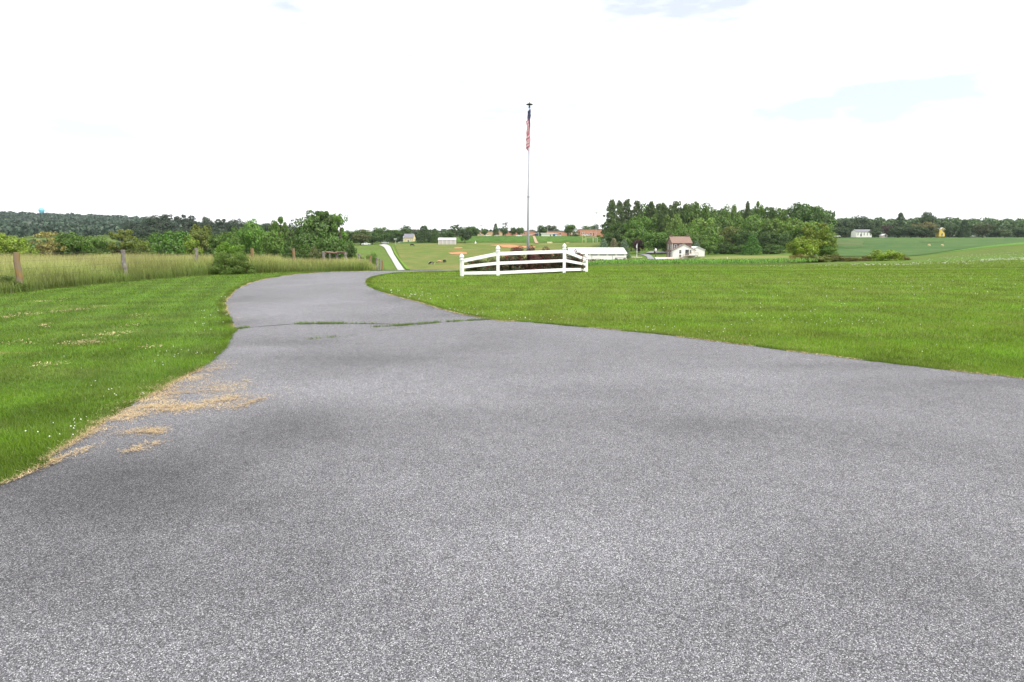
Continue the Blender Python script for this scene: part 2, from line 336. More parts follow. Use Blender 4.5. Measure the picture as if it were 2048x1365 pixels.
# ------------------------------------------------------------------ setting: ground sheet
yr = np.r_[np.arange(-30, 6, 2.0), np.exp(np.linspace(math.log(6), math.log(4000), 420))]
ur = np.r_[np.linspace(-1.5, -.95, 30), np.linspace(-.94, .94, 460), np.linspace(.95, 1.35, 30)]
UU, YY = np.meshgrid(ur, yr, indexing='ij'); XX = UU*np.where(YY < 30, 30+(np.maximum(YY, -30)-30)*.2, YY)
ZZ = Zv(XX, YY)
V = np.stack([XX, YY, ZZ], -1).reshape(-1, 3); nY = len(yr); i, j = np.meshgrid(np.arange(len(ur)-1), np.arange(nY-1), indexing='ij'); a = (i*nY+j).ravel()
M['ground'] = grass_ground('field_grass', (.095, .175, .02), [((.05, .05, .05), (.11, .135, .03), .4, .62, 4), ((.6, .6, .6), (.05, .1, .014), .45, .65, 4), ((8, 8, 8), (.11, .16, .03), .45, .7, 3)])
ground = tag(link('ground', npmesh('ground', V, np.c_[a, a+nY, a+nY+1, a+1], True), M['ground']), kind='structure')

# driveway: paired edge points (pixel, pixel) on the flat near ground
def g2(px, py): x, y, z = hit(px, py, .5); return (x, y)
pairs = [((-4.2, -8), (15, -8)), ((-4.4, 0), (14, 1)), (g2(0, 975), (10.5, 5.2)), (g2(100, 922), g2(2500, 815)), (g2(200, 862), g2(2200, 778)), (g2(290, 800), g2(1960, 752)),
         (g2(400, 740), g2(1600, 708)), (g2(440, 708), g2(1300, 670)), (g2(466, 668), g2(1050, 647)), (g2(464, 650), g2(985, 642)), (g2(453, 626), g2(900, 625)), (g2(450, 606), g2(840, 607)),
         (g2(461, 590), g2(778, 590)), (g2(482, 575.5), g2(743, 577)), (g2(520, 562), g2(733, 566)), (g2(580, 551.5), g2(741, 557)), (g2(650, 546), g2(766, 551))]
pairs += [(G(720, 32.2)[:2], G(800, 30.6)[:2]), (G(790, 34)[:2], G(850, 31.6)[:2]), (G(860, 35.3)[:2], G(900, 32.3)[:2]), (G(940, 37.5)[:2], G(965, 34.6)[:2]), (G(1010, 41)[:2], G(1010, 37.5)[:2]), (G(1060, 47)[:2], G(1050, 44)[:2]), (G(1090, 56)[:2], G(1075, 54)[:2])]
EL = catmull([p[0] for p in pairs], 60); ER = catmull([p[1] for p in pairs], 60)
jl = np.array([mnoise.noise(Vector((p[0]*1.3, p[1]*1.3, 0))) +.5*mnoise.noise(Vector((p[0]*5, p[1]*5, 2)))+.35*mnoise.noise(Vector((p[0]*14, p[1]*14, 4))) for p in EL])*.06; EL[:, 0] += jl*np.minimum(1, EL[:, 1].clip(0)/8+.3)
jr = np.array([mnoise.noise(Vector((p[0]*1.1, p[1]*1.1, 9))) +.6*mnoise.noise(Vector((p[0]*4, p[1]*4, 12)))+.35*mnoise.noise(Vector((p[0]*12, p[1]*12, 14))) for p in ER])*.09; ER[:, 1] += jr*np.clip((ER[:, 1]-5.2)/1.2, 0, 1)
DRIVE = np.r_[EL[::6], ER[::-6]]
# worn and tar-dark patches of the driveway: (pixel, pixel, radius along x, radius along y, strength)
wear = [(60, 985, 1.0, .9, 1.0), (340, 960, .8, .5, .8), (560, 880, .9, .5, .7), (600, 840, .6, .6, .7), (700, 722, 1.2, .5, .7), (560, 690, 1.0, .5, .6), (480, 650, .5, .6, .8), (480, 600, .4, 1.5, .6), (880, 1040, .7, .35, .35), (380, 1030, .9, .3, .6), (120, 1150, .8, .4, .6), (1000, 830, .9, .35, .3),
        (1350, 850, 1.6, .35, .3), (1180, 790, 1.2, .3, .4), (1500, 860, 1, .3, .35), (1800, 900, .8, .5, .35), (1750, 1160, .6, .3, .35), (1100, 1220, .6, .25, .3), (640, 1110, .4, .3, .4), (900, 700, 1.2, .4, .3), (940, 632, .8, .5, .8), (860, 616, .5, .6, .7), (800, 600, .45, 1, .7), (760, 585, .3, 1.2, .6), (2000, 770, 1.5, .25, .6), (1700, 735, 1.4, .2, .5), (560, 1200, .5, .3, .35)]
light = [(520, 700, .6, .35, .7), (900, 800, 1.5, .5, .5), (700, 780, 1.0, .5, .5), (1100, 1080, 1.2, .5, .5), (1400, 760, 2.5, .5, .4), (600, 615, 1.2, 3, .6), (650, 560, 1.2, 4, .5)]
def wearattr(V):
    a = np.zeros(len(V))
    for sg, lst in ((1, wear), (-1, light)):
        for px, py, rx, ry, s in lst:
            x, y = g2(px, py); a += sg*s*np.exp(-(((V[:, 0]-x)/rx)**2+((V[:, 1]-y)/ry)**2))
    return {'wear': a}
m = bpy.data.materials.new('asphalt'); m.use_nodes = True; t = m.node_tree; b = t.nodes['Principled BSDF']
b.inputs['Roughness'].default_value = .85; b.inputs['Specular IOR Level'].default_value = .25
g = N(t, 'ShaderNodeNewGeometry')
sep = N(t, 'ShaderNodeSeparateXYZ'); cmb = N(t, 'ShaderNodeCombineXYZ'); t.links.new(g.outputs['Position'], sep.inputs[0]); t.links.new(sep.outputs[0], cmb.inputs[0]); t.links.new(sep.outputs[1], cmb.inputs[1])
def vor(scale, out='Color'):
    v = N(t, 'ShaderNodeTexVoronoi'); v.inputs['Scale'].default_value = scale; t.links.new(cmb.outputs[0], v.inputs['Vector']); return v
v1 = vor(200); v2 = vor(420)
sx = N(t, 'ShaderNodeSeparateXYZ'); t.links.new(v1.outputs['Color'], sx.inputs[0])
r1 = N(t, 'ShaderNodeValToRGB'); cr = r1.color_ramp; cr.elements[0].position = 0; cr.elements[0].color = (.1, .1, .108, 1); cr.elements[1].position = 1; cr.elements[1].color = (.56, .56, .58, 1)
for p_, c_ in ((.3, (.152, .152, .168)), (.6, (.24, .239, .263)), (.85, (.36, .36, .385))):
    e = cr.elements.new(p_); e.color = (*c_, 1)
t.links.new(sx.outputs[0], r1.inputs[0])
# dark binder between the stones
rd = N(t, 'ShaderNodeMapRange'); rd.inputs['From Min'].default_value = .25; rd.inputs['From Max'].default_value = .62; rd.inputs['To Min'].default_value = 1; rd.inputs['To Max'].default_value = .42
t.links.new(v1.outputs['Distance'], rd.inputs[0])
m1 = N(t, 'ShaderNodeMixRGB', blend_type='MULTIPLY'); m1.inputs[0].default_value = 1; t.links.new(r1.outputs[0], m1.inputs[1]); t.links.new(rd.outputs[0], m1.inputs[2])
sx2 = N(t, 'ShaderNodeSeparateXYZ'); t.links.new(v2.outputs['Color'], sx2.inputs[0])
r2 = N(t, 'ShaderNodeMapRange'); r2.inputs['To Min'].default_value = .55; r2.inputs['To Max'].default_value = 1.5; t.links.new(sx2.outputs[1], r2.inputs[0])
m2 = N(t, 'ShaderNodeMixRGB', blend_type='MULTIPLY'); m2.inputs[0].default_value = 1; t.links.new(m1.outputs[0], m2.inputs[1]); t.links.new(r2.outputs[0], m2.inputs[2])
# broad tone
nn = N(t, 'ShaderNodeTexNoise'); nn.inputs['Scale'].default_value = .55; nn.inputs['Detail'].default_value = 5; nn.inputs['Distortion'].default_value = .4; t.links.new(g.outputs['Position'], nn.inputs['Vector'])
nb_ = N(t, 'ShaderNodeTexNoise'); nb_.inputs['Scale'].default_value = 5; nb_.inputs['Detail'].default_value = 6; nb_.inputs['Roughness'].default_value = .65; t.links.new(g.outputs['Position'], nb_.inputs['Vector'])
at = N(t, 'ShaderNodeAttribute'); at.attribute_name = 'wear'
mm = N(t, 'ShaderNodeMath', operation='MULTIPLY_ADD'); mm.inputs[1].default_value = -.36; mm.inputs[2].default_value = 1.02; t.links.new(at.outputs['Fac'], mm.inputs[0])
nr = N(t, 'ShaderNodeMapRange'); nr.inputs['From Min'].default_value = .3; nr.inputs['From Max'].default_value = .7; nr.inputs['To Min'].default_value = .9; nr.inputs['To Max'].default_value = 1.1; t.links.new(nn.outputs[0], nr.inputs[0])
nr2 = N(t, 'ShaderNodeMapRange'); nr2.inputs['From Min'].default_value = .3; nr2.inputs['From Max'].default_value = .7; nr2.inputs['To Min'].default_value = .9; nr2.inputs['To Max'].default_value = 1.1; t.links.new(nb_.outputs[0], nr2.inputs[0])
q = N(t, 'ShaderNodeMath', operation='MULTIPLY'); t.links.new(mm.outputs[0], q.inputs[0]); t.links.new(nr.outputs[0], q.inputs[1])
q2 = N(t, 'ShaderNodeMath', operation='MULTIPLY'); t.links.new(q.outputs[0], q2.inputs[0]); t.links.new(nr2.outputs[0], q2.inputs[1])
sv = N(t, 'ShaderNodeTexVoronoi'); sv.inputs['Scale'].default_value = .9; wn = N(t, 'ShaderNodeMixRGB', blend_type='ADD'); wn.inputs[0].default_value = .12; t.links.new(cmb.outputs[0], wn.inputs[1]); t.links.new(nb_.outputs['Color'], wn.inputs[2]); t.links.new(wn.outputs[0], sv.inputs['Vector'])
sm = N(t, 'ShaderNodeMapRange'); sm.inputs['From Min'].default_value = .012; sm.inputs['From Max'].default_value = .035; sm.inputs['To Min'].default_value = .5; t.links.new(sv.outputs['Distance'], sm.inputs[0])
q3 = N(t, 'ShaderNodeMath', operation='MULTIPLY'); t.links.new(q2.outputs[0], q3.inputs[0]); t.links.new(sm.outputs[0], q3.inputs[1]); q2 = q3
vs = N(t, 'ShaderNodeVectorMath', operation='SCALE'); t.links.new(m2.outputs[0], vs.inputs[0]); t.links.new(q2.outputs[0], vs.inputs['Scale']); t.links.new(vs.outputs[0], b.inputs['Base Color'])
bp = N(t, 'ShaderNodeBump'); bp.inputs['Strength'].default_value = .55; bp.inputs['Distance'].default_value = .006; bp.invert = True
t.links.new(v1.outputs['Distance'], bp.inputs['Height']); t.links.new(bp.outputs[0], b.inputs['Normal'])
M['asphalt'] = m
driveway = ruled('driveway', EL[::2], ER[::2], 90, .022, M['asphalt'], edge=.03, attrf=wearattr)

# lawn sheets left and right of the driveway
LB = catmull([(-34, -8), (-26, 4), (-20, 11), g2(-300, 619), g2(-120, 602), g2(0, 590), g2(120, 577), g2(250, 564.5), g2(400, 552), g2(520, 547), g2(600, 544.8), G(680, 33)[:2], G(740, 34)[:2], G(800, 35.2)[:2], G(900, 37)[:2], G(1000, 43)[:2], G(1080, 56)[:2]], 8)
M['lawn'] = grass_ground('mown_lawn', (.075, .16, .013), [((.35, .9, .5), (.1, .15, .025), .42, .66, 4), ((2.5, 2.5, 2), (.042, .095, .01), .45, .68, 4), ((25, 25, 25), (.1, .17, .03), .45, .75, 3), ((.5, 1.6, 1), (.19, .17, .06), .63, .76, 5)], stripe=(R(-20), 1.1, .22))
M['lawn2'] = grass_ground('mown_lawn_yellower', (.11, .19, .018), [((.25, .6, .5), (.12, .145, .03), .42, .62, 4), ((2, 2, 2), (.06, .11, .013), .45, .68, 4), ((25, 25, 25), (.13, .18, .035), .45, .75, 3), ((.15, .7, 1), (.17, .15, .05), .56, .74, 5)], stripe=(R(8), 1.3, .14))  # right lawn: its own lighter, yellower green with brownish patches
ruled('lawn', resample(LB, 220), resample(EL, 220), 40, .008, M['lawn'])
RB = catmull([(60, -8), (50, 12), G(2500, 30)[:2], G(2300, 33)[:2], G(2048, 35)[:2], G(1800, 37)[:2], G(1600, 39)[:2], G(1400, 42)[:2], G(1250, 45)[:2], G(1180, 47)[:2], G(1110, 52)[:2], G(1085, 57)[:2]], 8)
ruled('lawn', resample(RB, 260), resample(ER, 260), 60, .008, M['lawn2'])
E_ = resample(RB, 200); E_ = E_[E_[:, 1] > 28]
M['thatch'] = grass_ground('mown_edge_thatch', (.075, .075, .025), [((1, 1, 1), (.06, .1, .015), .4, .6, 4)])
ruled('mown_edge', E_+np.array([0, -.1]), E_+np.array([0, .75]), 3, .03, M['thatch'], jag=.06)
LAWN = [np.r_[LB, EL[::-1]], np.r_[RB, ER[::-1]]]

# hay meadow beyond the wire fence
MB = resample(LB[:8*12], 120)
far = [(-70, 10), (-75, 60), G(-100, 66)[:2], G(100, 62)[:2], G(300, 60)[:2], G(500, 58)[:2], G(700, 56)[:2], G(760, 52)[:2]]
M['meadow'] = grass_ground('meadow_floor', (.10, .11, .03), [((.3, .3, .3), (.14, .13, .045), .4, .6, 4), ((3, 3, 3), (.06, .08, .02), .45, .7, 4)])
ruled('meadow', MB, resample(far, 120), 30, .015, M['meadow'])

# far fields and roads (pixel, distance) edges
def GG(l): return [G(a, b)[:2] for a, b in l]
offf = lambda y: .02+y*.0006
M['pasture'] = grass_ground('pasture', (.13, .16, .035), [((.012, .03, .02), (.19, .17, .055), .42, .62, 5), ((.12, .12, .1), (.085, .14, .022), .42, .66, 5), ((.02, .06, .05), (.24, .17, .07), .6, .75, 5)], bump=.2)
ruled('pasture', resample(GG([(822, 205), (819, 225), (806, 260), (800, 300), (795, 340), (790, 395), (795, 425)]), 60), resample(GG([(1150, 205), (1160, 240), (1185, 300), (1200, 340), (1215, 370), (1225, 400), (1228, 425)]), 60), 70, offf, M['pasture'])
M['bank'] = grass_ground('bank_grass', (.05, .125, .016), [((.03, .03, .1), (.085, .16, .025), .4, .62, 4), ((.3, .3, .4), (.035, .09, .012), .45, .7, 4)], bump=.3)
ruled('embankment', resample(GG([(800, 433), (900, 432), (1050, 431), (1228, 431)]), 80), resample(GG([(800, 457), (900, 462), (1050, 464), (1228, 464)]), 80), 16, .25, M['bank'])
M['road'] = mat('worn_road', (.42, .41, .42), .9, .1, .3)
M['road2'] = mat('grey_lane', (.25, .25, .27), .9, .12, .4)
ruled('far_road', resample([hit(797, 542.5, 60)[:2], hit(793, 537, 60)[:2], hit(784, 521, 60)[:2], hit(777, 510, 60)[:2], hit(772, 501, 60)[:2], hit(768.5, 496, 60)[:2], hit(764, 493, 60)[:2], hit(757, 491.3, 60)[:2]], 80),
      resample([hit(811, 542.5, 60)[:2], hit(806, 537, 60)[:2], hit(795, 521, 60)[:2], hit(788, 510, 60)[:2], hit(784, 501, 60)[:2], hit(781, 495, 60)[:2], hit(778, 492, 60)[:2], hit(768, 489.6, 60)[:2]], 80), 6, offf, M['road'])
ruled('road_verge', resample([hit(813.5, 541, 60)[:2], hit(798, 521, 60)[:2], hit(790, 510, 60)[:2], hit(786, 501, 60)[:2], hit(783.5, 495, 60)[:2]], 40), resample([hit(821, 541, 60)[:2], hit(802, 521, 60)[:2], hit(794, 510, 60)[:2], hit(789, 501, 60)[:2], hit(786, 495, 60)[:2]], 40), 5, lambda y: .03+y*.0012, grass_ground('verge', (.14, .24, .02), [((.2, .2, .2), (.1, .19, .02), .4, .6, 3)]))
M['dirt'] = mat('bare_clay', (.42, .2, .09), .95, .3, .4)
def patch(name, px, py, wpx, hpx, m, y0=60, off=None, kind='structure', n=40):
    c = []
    x0, y0_, _ = hit(px, py, y0)
    for k in range(n):
        a = 2*PI*k/n; r = 1+.28*mnoise.noise(Vector((math.cos(a)*1.7+px, math.sin(a)*1.7, py)))+.12*mnoise.noise(Vector((math.cos(a)*5+px, math.sin(a)*5, py)))
        x, y, _ = hit(px+wpx/2*r*math.cos(a), py+hpx/2*r*math.sin(a), y0); c.append((x, y))
    c = np.array(c); h = n//2
    return ruled(name, c[:h+1], np.r_[c[h:], c[:1]][::-1], 8, off or (lambda y: .04+y*.001), m, kind)
patch('dirt_patch', 916, 497.5, 17, 3.2, M['dirt']); patch('dirt_patch', 917, 508, 36, 5, M['dirt']); patch('dirt_patch', 1010, 492.5, 60, 3, M['dirt']); patch('dirt_patch', 1035, 495.5, 70, 4, M['dirt'])
ruled('dirt_path', resample([hit(1071, 488.5, 300)[:2], G(1067, 445)[:2], G(1065, 460)[:2]], 14), resample([hit(1078, 488.5, 300)[:2], G(1072.5, 445)[:2], G(1069.5, 460)[:2]], 14), 3, .6, mat('path_clay', (.36, .26, .17), .95))
# farm lane
ruled('farm_lane', resample([hit(1262, 526, 100)[:2], hit(1284, 523.5, 100)[:2], hit(1296, 520, 100)[:2], hit(1294, 515, 100)[:2], hit(1284, 510.5, 100)[:2], hit(1272, 508.5, 100)[:2]], 50), resample([hit(1290, 527, 100)[:2], hit(1308, 524, 100)[:2], hit(1310, 519, 100)[:2], hit(1303, 512.5, 100)[:2], hit(1297, 509.5, 100)[:2], hit(1285, 507, 100)[:2]], 50), 6, offf, M['road2'])
ruled('farm_yard', resample([hit(1290, 507.5, 100)[:2], hit(1335, 507, 100)[:2]], 20), resample([hit(1300, 503.5, 100)[:2], hit(1335, 503, 100)[:2]], 20), 5, offf, M['road2'])
# crops on the right
M['crop'] = grass_ground('distant_crop', (.06, .12, .028), [((.008, .02, .02), (.09, .15, .038), .4, .6, 4), ((.01, .03, .02), (.2, .17, .08), .62, .74, 6), ((.15, .15, .15), (.04, .105, .024), .45, .65, 4)], stripe=(R(62), 5.0, .25), bump=.2)
ruled('crop_field', resample(GG([(1625, 175), (1750, 172), (1850, 175), (1950, 190), (2048, 205), (2200, 215)]), 120), resample(GG([(1640, 470), (1750, 472), (1850, 474), (1950, 476), (2048, 476), (2200, 476)]), 120), 50, offf, M['crop'])
M['rows'] = grass_ground('thin_crop_rows', (.065, .125, .03), [((.03, .012, .02), (.17, .15, .07), .48, .7, 5)], stripe=(R(75), 2.5, .3), bump=.2)
patch('thin_crop_patch', 1692, 489, 70, 17, M['rows'], 150)
patch('thin_crop_patch', 1862, 485, 50, 3, M['rows'], 200)
M['crop2'] = grass_ground('near_crop', (.1, .23, .03), [((.1, .1, .1), (.14, .27, .04), .4, .6, 4), ((1, 1, 1), (.045, .12, .018), .45, .65, 4)], bump=.4)
ruled('young_crop', resample(GG([(1830, 142), (1880, 138), (1950, 136), (2048, 128), (2200, 120)]), 80), resample(GG([(1830, 152), (1880, 162), (1950, 178), (2048, 178), (2200, 180)]), 80), 12, .05, M['crop2'])
M['soil'] = grass_ground('corn_soil', (.10, .10, .04), [((1, 1, 1), (.06, .13, .02), .4, .6, 4)])
CF = [(1165, 70), (1300, 66), (1450, 66), (1560, 70), (1640, 80)]; CB = [(1165, 125), (1300, 120), (1450, 112), (1560, 100), (1640, 92)]
ruled('corn_field', resample(GG(CF), 60), resample(GG(CB), 60), 30, .03, M['soil'])
M['straw_field'] = grass_ground('yellow_grass', (.19, .2, .06), [((.05, .05, .05), (.14, .17, .04), .4, .6, 4)])
ruled('dry_grass_strip', resample(GG([(1400, 200), (1480, 175), (1560, 150), (1600, 140)]), 40), resample(GG([(1400, 245), (1480, 246), (1560, 230), (1600, 200)]), 40), 10, offf, M['straw_field'])

# ------------------------------------------------------------------ crack joints in the driveway, weeds growing in them
M['crack'] = mat('crack_dark', (.035, .033, .03), 1)  # even near-black for the thin crack strips
def crackline(pts, wdt=.02):
    p = catmull([g2(*q) for q in pts], 12); p[:, 1] += np.array([mnoise.noise(Vector((x*2.3, y, 3)))*.05 for x, y in p])
    a = p.copy(); b_ = p.copy(); wv = wdt*(.5+.6*np.abs(np.array([mnoise.noise(Vector((x*1.7, y, 8))) for x, y in p])*2)); a[:, 1] -= wv; b_[:, 1] += wv
    o = ruled('crack', a, b_, 2, .0265, M['crack']); del o['kind']; o.parent = driveway; return p
c1 = crackline([(468, 661), (520, 656), (600, 650.5), (680, 650), (750, 650.5), (820, 651), (870, 648)], .022)
c2 = crackline([(640, 680), (700, 674), (760, 665), (800, 658), (880, 648), (940, 643.5), (985, 641)], .011)
M['weed'] = leafmat('weed_blades', usecolor=False, col=(.12, .2, .04), spread=.5)
P = []
def strip(px0, py0, px1, py1, n, jit=.04):
    x0, y0 = g2(px0, py0); x1, y1 = g2(px1, py1); t_ = rng.uniform(0, 1, n); cl = (np.sin(t_*43)+np.sin(t_*97+1)+np.sin(t_*19+4)) > -.9; t_ = t_[cl]; n = len(t_)
    x = x0+(x1-x0)*t_+rng.normal(0, .02, n); y = y0+(y1-y0)*t_+rng.normal(0, jit, n); P.append(np.c_[x, y, np.full(n, .022)])
strip(592, 650.8, 690, 650.2, 900, .04); strip(690, 650.3, 755, 650.4, 160, .03); strip(742, 657.5, 800, 654, 220, .03); strip(795, 655, 882, 647, 700, .035); strip(895, 646.5, 985, 641.5, 600, .03)
strip(468, 662, 497, 658, 260, .05); strip(615, 682, 640, 680, 40, .02); strip(655, 678.5, 672, 677, 40, .02)
P = np.concatenate(P); V, f, _ = blades(P, .05, .008, 1.0); tag(link('crack_weeds', npmesh('weeds', V, f), M['weed']), kind='stuff')

# ------------------------------------------------------------------ grass blades
def sample_screen(n, px0, px1, py0, py1, k=1.6, y0=1):
    """points on the flat near ground, denser where the ground is far"""
    px = rng.uniform(px0, px1, n); py = py0+(py1-py0)*rng.uniform(0, 1, n)**k
    t_ = np.tan(np.arctan((682.5-py)/F)-TH); Y = -EYE/t_; X = (px-1024)/F*(Y*math.cos(TH)+EYE*math.sin(TH)); return X, Y
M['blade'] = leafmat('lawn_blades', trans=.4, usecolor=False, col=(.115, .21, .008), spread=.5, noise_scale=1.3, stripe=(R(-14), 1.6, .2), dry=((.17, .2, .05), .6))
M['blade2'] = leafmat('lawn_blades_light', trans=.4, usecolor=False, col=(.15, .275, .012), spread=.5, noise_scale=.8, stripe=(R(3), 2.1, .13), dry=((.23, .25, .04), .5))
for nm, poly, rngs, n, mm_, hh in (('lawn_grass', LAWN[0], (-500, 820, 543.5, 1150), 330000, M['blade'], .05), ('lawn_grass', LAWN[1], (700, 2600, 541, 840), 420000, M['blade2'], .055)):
    X, Y = sample_screen(n, *rngs); X2, Y2 = sample_screen(n//3, rngs[0], rngs[1], rngs[2], rngs[3], .8); pe = rng.uniform(rngs[0], rngs[1], n//6); Y3 = rng.uniform(31, 50, n//6); X = np.r_[X, X2, (pe-1024)/F*Y3*math.cos(TH)]; Y = np.r_[Y, Y2, Y3]; k = inpoly(X, Y, poly) & ~inpoly(X, Y, DRIVE); X, Y = X[k], Y[k]
    big = np.array([1.0])*np.clip(Y/7, .8, 4.0)
    nz = .6+.8*(np.sin(X*1.9+Y*.7)*np.sin(Y*1.3-X*.4)*.25+.5)
    V, f, _ = blades(np.c_[X, Y, Zv(X, Y)+.005], hh*nz*np.clip(.8+Y*.012, .8, 1.3), .0055*big, .55); tag(link(nm, npmesh(nm, V, f), mm_), kind='stuff')
# taller fringe along the driveway edges
P = []
for E, sgn in ((EL, -1), (ER, 1)):
    e = resample(E, 4000); e = e[(e[:, 1] > 2.0) & (e[:, 1] < 36)]; d = np.gradient(e, axis=0); d /= np.linalg.norm(d, axis=1)[:, None]; nrm = np.c_[-d[:, 1], d[:, 0]]*(-sgn)
    for _ in range(14):
        q_ = e+nrm*(np.abs(rng.normal(0, .07, len(e)))-.015)[:, None]+rng.normal(0, .01, e.shape); P.append(q_)
P = np.concatenate(P); V, f, _ = blades(np.c_[P, Zv(P[:, 0], P[:, 1])], .065, .0055*np.clip(P[:, 1]/7, .8, 3), .6); tag(link('edge_grass', npmesh('edge', V, f), M['blade']), kind='stuff')

# straw-dry blades at the driveway edge and mown clippings scattered over asphalt and lawn
M['straw'] = leafmat('dry_straw', trans=.2, usecolor=False, col=(.56, .44, .26), spread=.4)
P = []; Hh = []
for E, sgn, dens in ((EL, -1, 9), (ER, 1, 5)):
    e = resample(E, 4000); e = e[(e[:, 1] > 2.0) & (e[:, 1] < 33)]; d = np.gradient(e, axis=0); d /= np.linalg.norm(d, axis=1)[:, None]; nrm = np.c_[-d[:, 1], d[:, 0]]*(-sgn)
    for _ in range(dens):
        kk = np.array([mnoise.noise(Vector((a_*.8, b__*.8, 5))) for a_, b__ in e]) > (-.15 if sgn < 0 else -.05)
        q_ = (e-nrm*rng.uniform(-.03, .035, len(e))[:, None])[kk]; P.append(q_); Hh.append(np.full(len(q_), .02))
P = np.concatenate(P); Hh = np.concatenate(Hh)
V, f, _ = blades(np.c_[P, Zv(P[:, 0], P[:, 1])+.024], Hh, .007*np.clip(P[:, 1]/7, .8, 3), 2.0)
tag(link('dry_edge_grass', npmesh('dry', V, f), M['straw']), kind='stuff')
clumps = [  # centre px, py, half lengths px, slope dy/dx, blades
 (430, 738, 30, 7, -.05, 900), (395, 755, 45, 9, -.3, 1800), (350, 780, 70, 12, -.28, 4200), (400, 785, 60, 7, -.1, 2600), (300, 815, 70, 12, -.3, 4200), (410, 815, 90, 8, -.12, 5600), (340, 820, 80, 8, -.12, 3500), (500, 812, 34, 3, -.35, 900),
 (250, 840, 50, 9, -.35, 3000), (290, 868, 40, 4, -.1, 1500), (310, 872, 20, 4, -.1, 500), (465, 782, 35, 5, -.1, 800), (455, 775, 30, 6, 0, 500), (495, 765, 8, 5, 0, 120), (205, 855, 35, 8, -.4, 1800), (172, 908, 26, 4, -.35, 700), (285, 902, 38, 4, -.25, 1100), (155, 885, 40, 6, -.5, 900), (575, 781, 8, 2, 0, 80), (470, 800, 30, 4, -.1, 600), (120, 925, 30, 4, -.5, 500), (470, 610, 12, 2, 0, 200), (478, 640, 6, 3, 0, 150)]
P = []
for cx, cy, hx, hy, sl_, n in clumps:
    n = int(n*1.0); u_ = rng.normal(0, .62, n); v_ = rng.normal(0, .85, n); px = cx+hx*u_; py = cy+hy*v_+sl_*hx*u_
    px += np.sin(py*.9)*4; t_ = np.tan(np.arctan((682.5-py)/F)-TH); Y = -EYE/t_; X = (px-1024)/F*(Y*math.cos(TH)+EYE*math.sin(TH))
    nzv = np.array([mnoise.noise(Vector((a_*3+b__*1.5, b__*7-a_*1.2, 2)))+.6*mnoise.noise(Vector((a_*14, b__*26, 5))) for a_, b__ in zip(X, Y)]); k = nzv > rng.normal(.02, .34, n); P.append(np.c_[X[k], Y[k]])
P = np.concatenate(P); V, f, _ = blades(np.c_[P, np.full(len(P), .024)+rng.uniform(0, .014, len(P))], .009, .0042, 3.8)
tag(link('grass_clippings', npmesh('clip', V, f), M['straw']), kind='stuff')
P = []
for cx, cy, hx, hy, n in ((170, 690, 28, 3, 500), (225, 672, 30, 3, 260), (60, 632, 30, 2, 260), (120, 627, 26, 1.5, 260), (155, 623, 20, 1, 200), (15, 638, 14, 1.5, 150), (90, 655, 9, 2, 120), (95, 735, 25, 3, 160), (85, 606, 24, 1.3, 200), (200, 617, 14, 1, 100), (260, 655, 30, 2, 120), (300, 700, 25, 2, 80), (130, 600, 20, 1, 60), (40, 690, 40, 3, 90), (285, 634, 20, 2, 80)):
    n = int(n*.4); px = cx+hx*rng.normal(0, .75, n); py = cy+hy*rng.normal(0, .9, n)-.06*(px-cx); t_ = np.tan(np.arctan((682.5-py)/F)-TH); Y = -EYE/t_; X = (px-1024)/F*(Y*math.cos(TH)+EYE*math.sin(TH)); P.append(np.c_[X, Y])
P = np.concatenate(P); V, f, _ = blades(np.c_[P, np.full(len(P), .045)], .012, .014, 4)
tag(link('lawn_clippings', npmesh('clip2', V, f), M['straw']), kind='stuff')

# clover flowers
M['clover'] = mat('clover_white', (.75, .76, .68), .8)
def flowers(name, P, r):
    n = len(P); r = r*rng.uniform(.6, 1.2, n)[:, None, None]
    o = np.array([[1, 0, 0], [0, 1, 0], [-1, 0, 0], [0, -1, 0], [0, 0, 1.0], [0, 0, -.8]])[None]
    V = (P[:, None]+o*r).reshape(-1, 3); f = np.array([[0,1,4],[1,2,4],[2,3,4],[3,0,4],[1,0,5],[2,1,5],[3,2,5],[0,3,5]]); f = (np.arange(n)[:, None, None]*6+f[None]).reshape(-1, 3)
    return tag(link(name, npmesh(name, V, f), M['clover']), kind='stuff')
P = []
for cx, cy, hx, hy, n in ((150, 855, 25, 12, 6), (110, 875, 60, 20, 8), (240, 800, 60, 25, 7), (340, 725, 60, 14, 9), (380, 710, 50, 10, 8), (430, 635, 25, 9, 14), (400, 660, 60, 15, 9), (250, 760, 150, 40, 7), (455, 600, 8, 5, 8),
                          (840, 595, 60, 8, 20), (800, 585, 50, 6, 14), (950, 625, 60, 8, 16), (1060, 640, 60, 8, 16), (1300, 662, 70, 8, 14), (1420, 674, 90, 12, 14), (1680, 648, 80, 10, 26), (1560, 640, 80, 12, 12), (1700, 600, 300, 40, 26), (1850, 710, 60, 8, 5), (1900, 575, 200, 15, 30), (1400, 620, 200, 30, 14), (1750, 565, 250, 8, 26)):
    px = cx+hx*rng.normal(0, .6, n); py = np.maximum(546, cy+hy*rng.normal(0, .6, n)); t_ = np.tan(np.arctan((682.5-py)/F)-TH); Y = -EYE/t_; X = (px-1024)/F*(Y*math.cos(TH)+EYE*math.sin(TH)); k = ~inpoly(X, Y, DRIVE); P.append(np.c_[X, Y, Zv(X, Y)+.055][k])
P = np.concatenate(P); flowers('clover_flowers', P, .0068*np.clip(P[:, 1]/9, 1, 2.2)[:, None, None])
P = []
